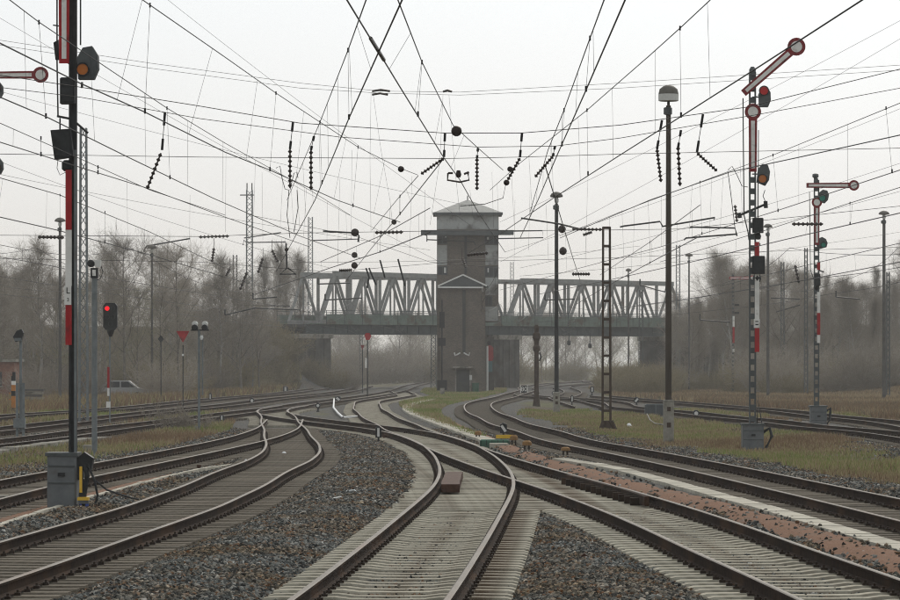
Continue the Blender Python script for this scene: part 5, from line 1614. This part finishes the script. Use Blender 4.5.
overhead('overhead line at the right edge over the far right tracks', [(940, 157), (900, 170), (773, 212), (660, 247), (580, 268), (500, 290)],
         [(940, 88, dof(157)), (900, 103, dof(170)), (773, 155, dof(212)), (700, 182, dof(236)), (620, 212, dof(258)), (560, 236, dof(273))], [((886, 108), (892, 172)), ((773, 155), (778, 211)), ((700, 182), (702, 234))])
overhead('second overhead line at the right edge below the first', [(940, 124), (900, 135), (800, 157), (730, 172), (650, 200), (560, 238)],
         [(940, 186, dof(124) * 1.0 + 60), (853, 210, 160), (760, 240, 175), (640, 280, 200)][:0] or None, [((853, 145), (852, 147))][:0])
overhead('thin overhead line in front of the right wood', [(930, 206), (900, 213), (800, 236), (700, 260), (600, 282), (540, 294)],
         [(930, 178, dof(206)), (850, 203, dof(225)), (760, 232, dof(246)), (660, 262, dof(269))], [((850, 203), (850, 224)), ((760, 232), (760, 245))], .012, .009)
overhead('lowest overhead line along the right bank', [(930, 256), (900, 262), (800, 281), (700, 297), (620, 308)], [(930, 236, dof(256)), (820, 262, dof(277)), (720, 286, dof(294))], [((820, 262), (820, 277))], .015, .012)
overhead('far overhead line over the tracks beside the tower', [(430, 232), (380, 252), (330, 268), (290, 282), (250, 296)], [(430, 208, dof(232)), (380, 236, dof(252)), (320, 262, dof(271))], [((380, 236), (380, 252))], .014, .011)
overhead('far overhead line running under the bridge right of the tower', [(700, 236), (640, 268), (600, 290), (575, 305)], [(700, 205, dof(236)), (650, 242, dof(263)), (600, 275, dof(290))], [((650, 242), (650, 263))], .013, .01)
overhead('overhead line descending from the insulator knot to the tower front', [(444, 158), (400, 214), (370, 250), (345, 282)], [(418, 176, dof(158) + 5), (400, 196, dof(214)), (372, 230, dof(248))], [((400, 196), (400, 214))], .009, .007)
overhead('far overhead line leading to the right bridge span', [(545, 165), (560, 215), (572, 255), (580, 280)], None, [], .010)

# catenaries that simply follow the outer tracks
for k_, ya_, yb_, lab in (('left_second', 80, 420, 'overhead line following the second left track into the haze'), ('left_third', 100, 420, 'overhead line following the outermost left track'),
                     ('through', 95, 515, 'overhead line following the through track under the left bridge span'), ('right_far', 80, 298, 'overhead line following the inner right track past the slender semaphore'),
                     ('right_outer', 80, 274, 'overhead line following the outermost right track'), ('right_near', 150, 555, 'overhead line following the curving right track under the bridge'), ('right_distant', 260, 615, 'overhead line of the distant curving track beyond the bush')):
    T = TR[k_]
    t = thing('overhead_line', lab, 'overhead wire', (float(tx(T, ya_)), ya_, ZC))
    cw, mw = [], []
    y = ya_; i = 0
    while y <= yb_:
        ph = (y - 20) / 60.0
        zz = .28 * (1 - 2 * abs((ph % 2) - 1)); u = ph % 1
        x = float(tx(T, y)) + zz
        cw.append((x, y, ZC)); low = 1.0 if y < 360 else .55
        mz = ZC + .35 * low + 1.0 * low * (2 * u - 1) ** 2
        mw.append((x, y, mz))
        if i % 3 == 1:
            m = MB(); m.tube([(x, y, ZC), (x, y, mz)], .0045, 4); part('dropper', m, 'wire', t)
        y += 4; i += 1
    m = MB(); m.tube(cw, .011, 5); part('contact_wire', m, 'wire', t)
    m = MB(); m.tube(mw, .009, 5); part('messenger_wire', m, 'wire', t)

# cross spans carrying the lines, at the distance where the lines are held
def span_pts(pts, d): return [S(px, py, d) for px, py in pts]
D1 = 57.0
cs = thing('cross_span', 'triple cross-span wires with hanging insulator strings over all near tracks', 'span wire', S(450, 133, D1))
for pts, r in (([(-60, 66), (80, 87), (200, 106), (300, 123), (445, 133), (520, 133), (620, 125), (747, 107), (900, 69), (960, 54)], .0065),
               ([(-60, 68 + 12), (80, 97), (200, 118.5), (340, 137), (478, 147), (555, 146), (620, 138), (760, 114), (900, 88), (960, 77)], .0055),
               ([(-60, 153), (200, 157), (444, 158.5), (520, 157), (620, 154), (900, 148), (960, 147)], .005)):
    m = MB(); wire(m, span_pts(pts, D1), r); part('span_wire', m, 'wire', cs)
INS = [((293, 122, 290, 149), (290, 149, 290, 188)), ((314, 136, 311, 150), (311, 150, 311, 190)),
       ((445, 133, 444, 157), (444, 158, 421, 174)), ((478, 148, 477, 158), (477, 158, 477, 190)),
       ((522, 133, 520, 157), (520, 158, 506, 183)), ((555, 146, 553, 156), (553, 156, 535, 177)),
       ((662, 120, 657, 149), (657, 149, 661, 182)), ((681, 130, 678, 148), (678, 146, 680, 186)), ((703, 114, 697, 152), (697, 153, 717, 171)),
       ((165, 112, 162, 150), (161, 153, 147, 189))]
for (a, b_) in INS:
    m = MB()
    p0, p1 = S(a[0], a[1], D1), S(a[2], a[3], D1)
    m.tube([p0, p1], .006, 5); m.tube([p0, p0 + (p1 - p0) * .35], .02, 6); m.tube([p1 + (p0 - p1) * .3, p1], .02, 6)
    part('hanger', m, 'wire', cs)
    m = MB(); insulator_string(m, S(b_[0], b_[1], D1), S(b_[2], b_[3], D1), .036, 8, .013); part('insulator', m, 'insulator', cs)
# jumper loops and suspended balance pieces near the insulators
m = MB()
for pts in ([(276, 168), (280, 166), (282, 178), (285, 189), (289, 190)], [(290, 190), (294, 173), (297, 172), (298, 178)], [(728, 170), (732, 166), (737, 175), (742, 186), (748, 187)],
            [(297, 190), (298, 208), (294, 232)], [(289, 190), (287, 215), (290, 238)], [(506, 183), (503, 198), (485, 204), (460, 206)], [(728, 172), (731, 195), (735, 228)]):
    m.tube(span_pts(pts, D1 + 1), .006, 5)
part('jumper_loop', m, 'wire', cs)
for (px, py, r) in ((456.5, 131, 5.4), (401, 169, 3.2), (510, 169, 2.8), (506.5, 182.5, 3.0), (381, 92, 0)):
    if r:
        c = S(px, py, D1 - .3); R_ = r * D1 / F
        m = MB(); m.lathe(c, [(R_ * .3, -R_ * .8), (R_ * .85, -R_ * .5), (R_, 0), (R_ * .85, R_ * .5), (R_ * .3, R_ * .8)], 14, axis='y'); part('tension_insulator', m, 'insulator', cs, smooth=True)
m = MB(); q = lambda px, py: S(px, py, 60)
m.tube([q(448, 173), q(447.5, 180), q(460, 182), q(469, 180), q(468, 173)], .016, 6); m.tube([q(448, 173), q(453, 173)], .018, 6); m.tube([q(464, 174), q(469, 172)], .018, 6)
m.lathe(q(458.5, 174.5), [(.03, -.05), (.05, 0), (.03, .07)], 10)
single('section_insulator', m, 'insulator', 'black U-shaped section insulator frame hanging on the heavy centre line', 'insulator', q(458, 176))
m = MB(); m.tube([S(370.5, 38, 36.5), S(384, 60, 38)], .02, 6); single('wire_clamp', m, 'insulator', 'dark splice clamp on the heavy overhead wire near its top', 'clamp', S(377, 49, 37))
# the far pair of feeder wires with a crossbar
D2 = 150.0
fd = thing('feeder_wires', 'two thin parallel feeder wires high across the whole sky', 'feeder wire', S(450, 92, D2))
for pts in ([(-40, 35), (0, 40), (150, 63), (300, 83), (380, 91), (460, 92), (620, 83), (900, 65), (950, 62)], [(-40, 40), (0, 45), (150, 68), (300, 88), (380, 93), (460, 95), (620, 88), (900, 70), (950, 67)]):
    m = MB(); wire(m, span_pts(pts, D2), .009); part('feeder_wire', m, 'wire', fd)
for (x0, x1, yy) in ((372, 390, 90.5), (372, 388, 94), (443, 452, 91)):
    m = MB(); m.tube([S(x0, yy + .6, D2), S((x0 + x1) / 2, yy - .8, D2), S(x1, yy + .6, D2)], .045, 6); part('spreader', m, 'insulator', fd)
for pts in ([(371, 93), (370, 160), (371, 232)], [(373, 93), (381, 150), (390, 200), (392, 219)], [(449, 95), (455, 170), (460, 215)], [(443, 95), (440, 160), (430, 225)]):
    m = MB(); m.tube(span_pts(pts, D2), .007, 4); part('drop_wire', m, 'wire', fd)
fe = thing('feeder_wires', 'loose web of thin feeder wires fanning out around the tower top', 'feeder wire', S(450, 200, 170))
for a, b_, sg in (((-30, 168), (430, 250), .2), ((-30, 150), (330, 268), .3), ((-30, 83), (470, 206), .2), ((-30, 0), (440, 262), .25), ((143, -20), (470, 225), .2), ((940, 92), (505, 252), .3), ((940, 150), (520, 268), .3),
                  ((940, 180), (600, 262), .2), ((940, -1), (500, 222), .2), ((940, 15), (500, 262), .2), ((300, 262), (640, 246), .25), ((520, 276), (900, 232), .2)):
    m = MB(); wire(m, [S(*a, 150), S(*b_, 185)], .0075, sg, 10); part('feeder_wire', m, 'wire', fe)
for (px, y0_, y1_) in ((340, 178, 262), (352, 150, 240), (412, 176, 258), (425, 190, 232), (470, 190, 216), (492, 172, 228), (515, 200, 262), (530, 190, 250), (546, 205, 262), (588, 176, 258), (622, 210, 262), (648, 200, 250), (712, 175, 235), (740, 160, 226), (262, 172, 240), (226, 152, 232), (190, 195, 240), (127, 178, 238)):
    m = MB(); m.tube([S(px, y0_, 165), S(px + random.uniform(-3, 3), y1_, 165)], .006, 4); part('drop_wire', m, 'wire', fe)
# second, distant cross span at mast-arm height with its fittings
D3 = 140.0
c3 = thing('cross_span', 'distant level cross-span wires with arms and insulators in front of the tower', 'span wire', S(450, 230, D3))
for pts, r in (([(-30, 235), (200, 236.5), (300, 233), (430, 231), (606, 230), (680, 229), (900, 206)], .011), ([(-30, 258), (200, 262), (330, 272), (450, 262), (606, 258), (750, 252), (930, 246)], .008), ([(250, 215), (355, 236), (430, 262), (500, 268)], .008)):
    m = MB(); wire(m, span_pts(pts, D3), r); part('span_wire', m, 'wire', c3)
for a, b_ in (((375, 232.5), (403, 232)), ((38, 237), (64, 237.5)), ((583, 235), (592, 232)), ((572, 274), (590, 274)), ((792, 224), (823, 224)), ((339, 270.5), (352, 270)), ((467, 255), (488, 253))):
    m = MB(); insulator_string(m, S(*a, D3), S(*b_, D3), .085, 7, .04); part('insulator', m, 'insulator', c3)
for (px, py, r) in ((355, 232.5, 4.0), (354.5, 255, 3.0), (354.5, 265.5, 3.3), (394, 222, 2.7), (286.5, 249.5, 2.0)):
    c = S(px, py, D3); R_ = r * D3 / F; m = MB(); m.lathe(c, [(R_ * .3, -R_ * .8), (R_, -R_ * .3), (R_, R_ * .3), (R_ * .3, R_ * .8)], 12, axis='y'); part('tension_insulator', m, 'insulator', c3)
for pts in ([(323, 231), (357, 233), (359, 236), (358, 242)], [(620, 227), (624, 226), (660, 221.5), (663, 227)], [(662, 226.5), (715, 217.5), (714, 220)], [(690, 227), (735, 228), (737, 236)], [(684, 240), (686, 238), (737, 234)], [(521, 218), (560, 224), (580, 229)],
            [(367, 288), (369, 277), (366, 268)], [(369, 268), (376, 285)], [(380, 260), (385, 278)], [(398, 259), (405, 286)], [(286, 243), (287, 268), (280, 274), (296, 274), (288, 268)]):
    m = MB(); m.tube(span_pts(pts, D3), .032, 6); part('registration_arm', m, 'dark_steel', c3)
# far cantilevers in the hazy yard
D4 = 300.0
for i, (a, lab) in enumerate((([(253, 299), (277, 297)], 0), ([(225, 315), (255, 308), (300, 310)], 0), ([(318, 284), (350, 283)], 0), ([(325, 300), (362, 298)], 0), ([(640, 285), (665, 292), (668, 270)], 0), ([(700, 320), (730, 322)], 0), ([(836, 297), (860, 299)], 0), ([(545, 300), (575, 299)], 0))):
    m = MB(); m.tube([S(*p, D4) for p in a], .06, 5); p0 = S(*a[0], D4)
    m.tube([p0 + Vector((0, 0, .0)), p0 + Vector((.0, 0, .5))], .06, 5)
    single('cantilever_arm', m, 'dark_steel', 'thin dark cantilever arm of the distant overhead line in the haze', 'cantilever', p0, 'distant cantilever arms of the overhead line')
for i, (px, py, px2, py2) in enumerate(((240, 290, 247, 272), (258, 273, 263, 258), (212, 262, 214, 248), (226, 276, 230, 268), (278, 262, 272, 250), (466, 268, 462, 258), (735, 205, 737, 222), (795, 265, 799, 283))):
    m = MB(); insulator_string(m, S(px, py, 230), S(px2, py2, 230), .13, 5, .05)
    m.tube([S(px2, py2, 230), S(px2, py2 - 10, 230)], .02, 4)
    single('insulator_string', m, 'insulator', 'short dark insulator string hanging among the distant overhead wires', 'insulator', S(px, py, 230), 'distant hanging insulators')

# ------------------------------------------------------------------ trees, shrubs, grass
LOOK = ['broad bare', 'tall bare', 'wide low-branched bare', 'slim pale-barked bare', 'narrow upright bare', 'short spreading bare', 'thin straight-trunked bare']
def scatter(n, fx, fy, kinds, smin, smax, label, group, mind=2.6):
    pts = []
    tries = 0
    while len(pts) < n and tries < n * 60:
        tries += 1
        y = fy(); x = fx(y)
        if float(track_distance(np.array(x), np.array(y))) < 3.5: continue
        u = (x - BA.x) * BDIR.x + (y - BA.y) * BDIR.y; v = abs((x - BA.x) * BNRM.x + (y - BA.y) * BNRM.y)
        if v < 6.5 and -40 < u < 95: continue
        if any((x - a) ** 2 + (y - b_) ** 2 < mind * mind for a, b_ in pts): continue
        pts.append((x, y))
        k_ = random.choice(kinds)
        place_tree(k_, x, y, random.uniform(smin, smax), LOOK[k_] + ' ' + label, group)
ppx = lambda px, d: (px - CX) / F * d
scatter(38, lambda y: ppx(random.uniform(-60, 225), y), lambda: random.uniform(262, 350), [0, 1, 3, 3, 6, 5], .66, .98, 'tree in the wood left of the tracks', 'bare trees left of the tracks')
scatter(16, lambda y: ppx(random.uniform(180, 300), y), lambda: random.uniform(320, 378), [0, 1, 2, 5], .5, .8, 'tree on the bank before the left bridge abutment', 'bare trees on the left bank')
for px, d_, s in ((262, 405, 1.1), (275, 410, 1.2), (292, 415, 1.15), (284, 420, 1.05)):
    place_tree(4, ppx(px, d_) , d_ + 12, s * 1.0, 'upright poplar-like bare tree behind the left lattice masts', 'upright bare trees by the bridge')
scatter(64, lambda y: ppx(random.uniform(672, 960), y), lambda: random.uniform(330, 450), [1, 3, 3, 6, 4, 6], .58, .78, 'tree in the hazy wood right of the tracks', 'bare trees right of the tracks')
scatter(9, lambda y: ppx(random.uniform(715, 800), y), lambda: random.uniform(330, 380), [0, 1, 3], .85, 1.0, 'tree standing out of the right wood', 'taller bare trees in the right wood')
scatter(60, lambda y: ppx(random.uniform(295, 700), y), lambda: random.uniform(540, 760), [0, 1, 2], .7, 1.0, 'far tree seen hazily through the bridge openings', 'far trees beyond the bridge', 3.5)
SLOOK = ['rounded', 'low sprawling', 'upright twiggy']
def scatter_shrub(n, fx, fy, kinds, smin, smax, label, group, mind=1.6):
    pts = []; tries = 0
    while len(pts) < n and tries < n * 60:
        tries += 1
        y = fy(); x = fx(y)
        if float(track_distance(np.array(x), np.array(y))) < 3.2 + smin: continue
        u = (x - BA.x) * BDIR.x + (y - BA.y) * BDIR.y; v = abs((x - BA.x) * BNRM.x + (y - BA.y) * BNRM.y)
        if v < 7.5 and -4.5 < u < LEN + 4.5: continue
        if y < 262 and 100 < x / y * F + CX < 145: continue
        if any((x - a) ** 2 + (y - b_) ** 2 < mind * mind for a, b_ in pts): continue
        pts.append((x, y)); k_ = random.choice(kinds); place_shrub(k_, x, y, random.uniform(smin, smax), SLOOK[k_] + ' ' + label, group)
scatter_shrub(44, lambda y: ppx(random.uniform(-60, 300), y), lambda: random.uniform(232, 375), [0, 1, 2], .7, 1.4, 'leafless shrub under the left trees', 'leafless shrubs along the left bank')
scatter_shrub(16, lambda y: ppx(random.uniform(598, 662), y), lambda: random.uniform(290, 345), [0, 1], .85, 1.15, 'olive-brown shrub of the scrub before the right abutment', 'shrubs before the right abutment', 1.2)
scatter_shrub(40, lambda y: ppx(random.uniform(662, 960), y), lambda: random.uniform(290, 400), [0, 1, 2], .8, 1.4, 'leafless shrub at the foot of the right wood', 'leafless shrubs along the right wood')
scatter_shrub(60, lambda y: ppx(random.uniform(290, 700), y), lambda: random.uniform(470, 620), [0, 1, 2], 1.0, 1.9, 'far hazy shrub beyond the bridge openings', 'far shrubs beyond the bridge', 2.0)
scatter_shrub(26, lambda y: ppx(random.uniform(225, 318), y), lambda: random.uniform(366, 392), [0, 1, 2], .7, 1.1, 'leafless shrub on the slope of the left bridge embankment', 'shrubs on the embankment slope', 1.2)
for q_, (u_, v_) in enumerate(((-2.5, -9), (-4, -11), (-5.5, -8.5), (-7, -11.5), (-8.5, -9), (-3.2, -13), (-6, -14))):
    w_ = BA + BDIR * u_ + BNRM * v_
    place_shrub(q_ % 3, w_.x, w_.y, .85, 'bramble growing on the slope right beside the left bridge abutment', 'brambles beside the left abutment')
place_shrub(3, G(170, 431).x, G(170, 431).y, .42, 'small reddish bare bush beside the two-lamp post', None)
place_shrub(3, G(172, 431).x + .9, G(170, 431).y + .6, .3, 'low bramble bush right beside the reddish bare bush', None)

def blades(name, n, xr, yr, hfun, lean, mats, keep, label, wid=.012):
    """thin grass blades as bare triangles"""
    Y = rng.uniform(yr[0], yr[1], n * 3); 
    X = np.array([xr(y_) for y_ in Y]) if callable(xr) else rng.uniform(xr[0], xr[1], n * 3)
    k = keep(X, Y); X, Y = X[k][:n], Y[k][:n]
    Z = gz(X, Y)
    N = len(X); h = hfun(X, Y, N); a = rng.uniform(0, 6.28, N); le = rng.normal(0, lean, (N, 2)) * h[:, None]
    w = wid * (1 + Y / 120.0)
    dx, dy = np.cos(a) * w, np.sin(a) * w * .4
    V = np.stack([np.stack([X - dx, Y - dy, Z - .03], 1), np.stack([X + dx, Y + dy, Z - .03], 1), np.stack([X + le[:, 0], Y + le[:, 1], Z + h], 1)], 1).reshape(-1, 3)
    me = bpy.data.meshes.new(name); me.vertices.add(len(V)); me.vertices.foreach_set('co', V.astype(np.float32).reshape(-1))
    me.loops.add(N * 3); me.polygons.add(N); me.loops.foreach_set('vertex_index', np.arange(N * 3, dtype=np.int32)); me.polygons.foreach_set('loop_start', np.arange(0, N * 3, 3, dtype=np.int32))
    me.update(calc_edges=True)
    for m_ in mats: me.materials.append(MATS[m_])
    pn = wob(X, Y, .22) + rng.normal(0, .5, N)
    idx = np.digitize(pn, np.linspace(-1, 1, len(mats) + 1)[1:-1]).astype(np.int32)
    me.polygons.foreach_set('material_index', idx)
    o = structure(name, me, 'stuff'); o['label'] = label; o['category'] = 'grass'
mat('grass_green', (.15, .185, .055), (.25, .28, .095), .9, scale=.5)
mat('grass_olive', (.24, .215, .10), (.36, .32, .165), .9, scale=.5)
mat('grass_dry', (.25, .195, .115), (.38, .30, .19), .9, scale=.5)
mat('grass_rust', (.165, .112, .068), (.27, .185, .115), .9, scale=.5)
mat('grass_dark', (.12, .098, .063), (.20, .165, .11), .9, scale=.5)
def keep_r(X, Y):
    d = track_distance(X, Y); T = TR['right_near']
    return (d > 2.3 + .5 * wob(X, Y, 1.0)) & (X > tx(T, Y) + 1.6) & (wob(X, Y, .6) + rng.normal(0, .5, len(X)) > -.9)
blades('dry_grass', 150000, lambda y_: random.uniform(max(-2, -.02 * y_), .14 * y_ + 2), (72, 200), lambda X, Y, N: rng.uniform(.03, .17, N) * (1 + .6 * np.clip(wob(X, Y, .3), -.6, 1)), .3,
       ['grass_green', 'grass_olive', 'grass_dry', 'grass_rust'], keep_r, 'patchy green and straw coloured grass right of the near right track')
def keep_rf(X, Y):
    d = track_distance(X, Y); T = TR['right_outer']
    return (d > 2.6) & (X > np.interp(Y, T.g, T.x) + 1.5)
blades('dry_grass', 150000, lambda y_: random.uniform(.03 * y_, .145 * y_), (110, 380), lambda X, Y, N: rng.uniform(.12, .5, N), .3, ['grass_dry', 'grass_rust', 'grass_dark', 'grass_rust'], keep_rf, 'tall dry brown grass on the far side of the right tracks', .016)
def keep_l(X, Y):
    d = track_distance(X, Y)
    return (d > 1.9) & (X < tx(TR['left_branch'], np.minimum(Y, 152)) - 1.0) & (wob(X, Y, .8) + rng.normal(0, .5, len(X)) > -.3)
blades('dry_grass', 70000, lambda y_: random.uniform(-.14 * y_ - 2, -.03 * y_), (70, 190), lambda X, Y, N: rng.uniform(.05, .24, N), .35, ['grass_green', 'grass_olive', 'grass_dry', 'grass_rust'], keep_l, 'low patchy grass between the left tracks')
def keep_lf(X, Y):
    d = track_distance(X, Y); T = TR['left_third']
    return (d > 2.4) & (X < np.interp(Y, T.g, T.x) - 1.0)
blades('dry_grass', 90000, lambda y_: random.uniform(-.14 * y_, -.03 * y_), (170, 425), lambda X, Y, N: rng.uniform(.2, .8, N), .3, ['grass_rust', 'grass_olive', 'grass_rust', 'grass_dark'], keep_lf, 'tall dead grass at the foot of the left bushes', .016)
blades('dry_grass', 30000, lambda y_: random.uniform(-36, -13), (362, 404), lambda X, Y, N: rng.uniform(.25, .8, N), .35, ['grass_rust', 'grass_olive', 'grass_dark'], lambda X, Y: track_distance(X, Y) > 2.2, 'rough dead grass on the slope of the left bridge embankment', .02)
def keep_c(X, Y):
    d = track_distance(X, Y)
    return (d > 2.0) & (X > tx(TR['centre'], np.minimum(Y, 329)) + 2) & (X < tx(TR['right_near'], Y) - 1.6)
blades('dry_grass', 50000, lambda y_: random.uniform(-.03 * y_, .03 * y_), (120, 380), lambda X, Y, N: rng.uniform(.05, .22, N), .3, ['grass_green', 'grass_green', 'grass_olive', 'grass_dry'], keep_c, 'short green grass around the foot of the tower')

# ------------------------------------------------------------------ haze
hz = MB(); hz.box(-3050, 3050, -350, 6050, -1.5, 22.5)
hm_ = bpy.data.materials.new('haze'); hm_.use_nodes = True
hn = hm_.node_tree; hn.nodes.clear()
ho = hn.nodes.new('ShaderNodeOutputMaterial'); pv = hn.nodes.new('ShaderNodeVolumePrincipled')
pv.inputs['Color'].default_value = (1.0, 1.0, 1.0, 1); pv.inputs['Density'].default_value = .00029; pv.inputs['Anisotropy'].default_value = .2
hn.links.new(pv.outputs[0], ho.inputs['Volume'])
MATS['haze'] = hm_
ho_ = structure('haze', hz.mesh('haze', 'haze'), 'stuff')
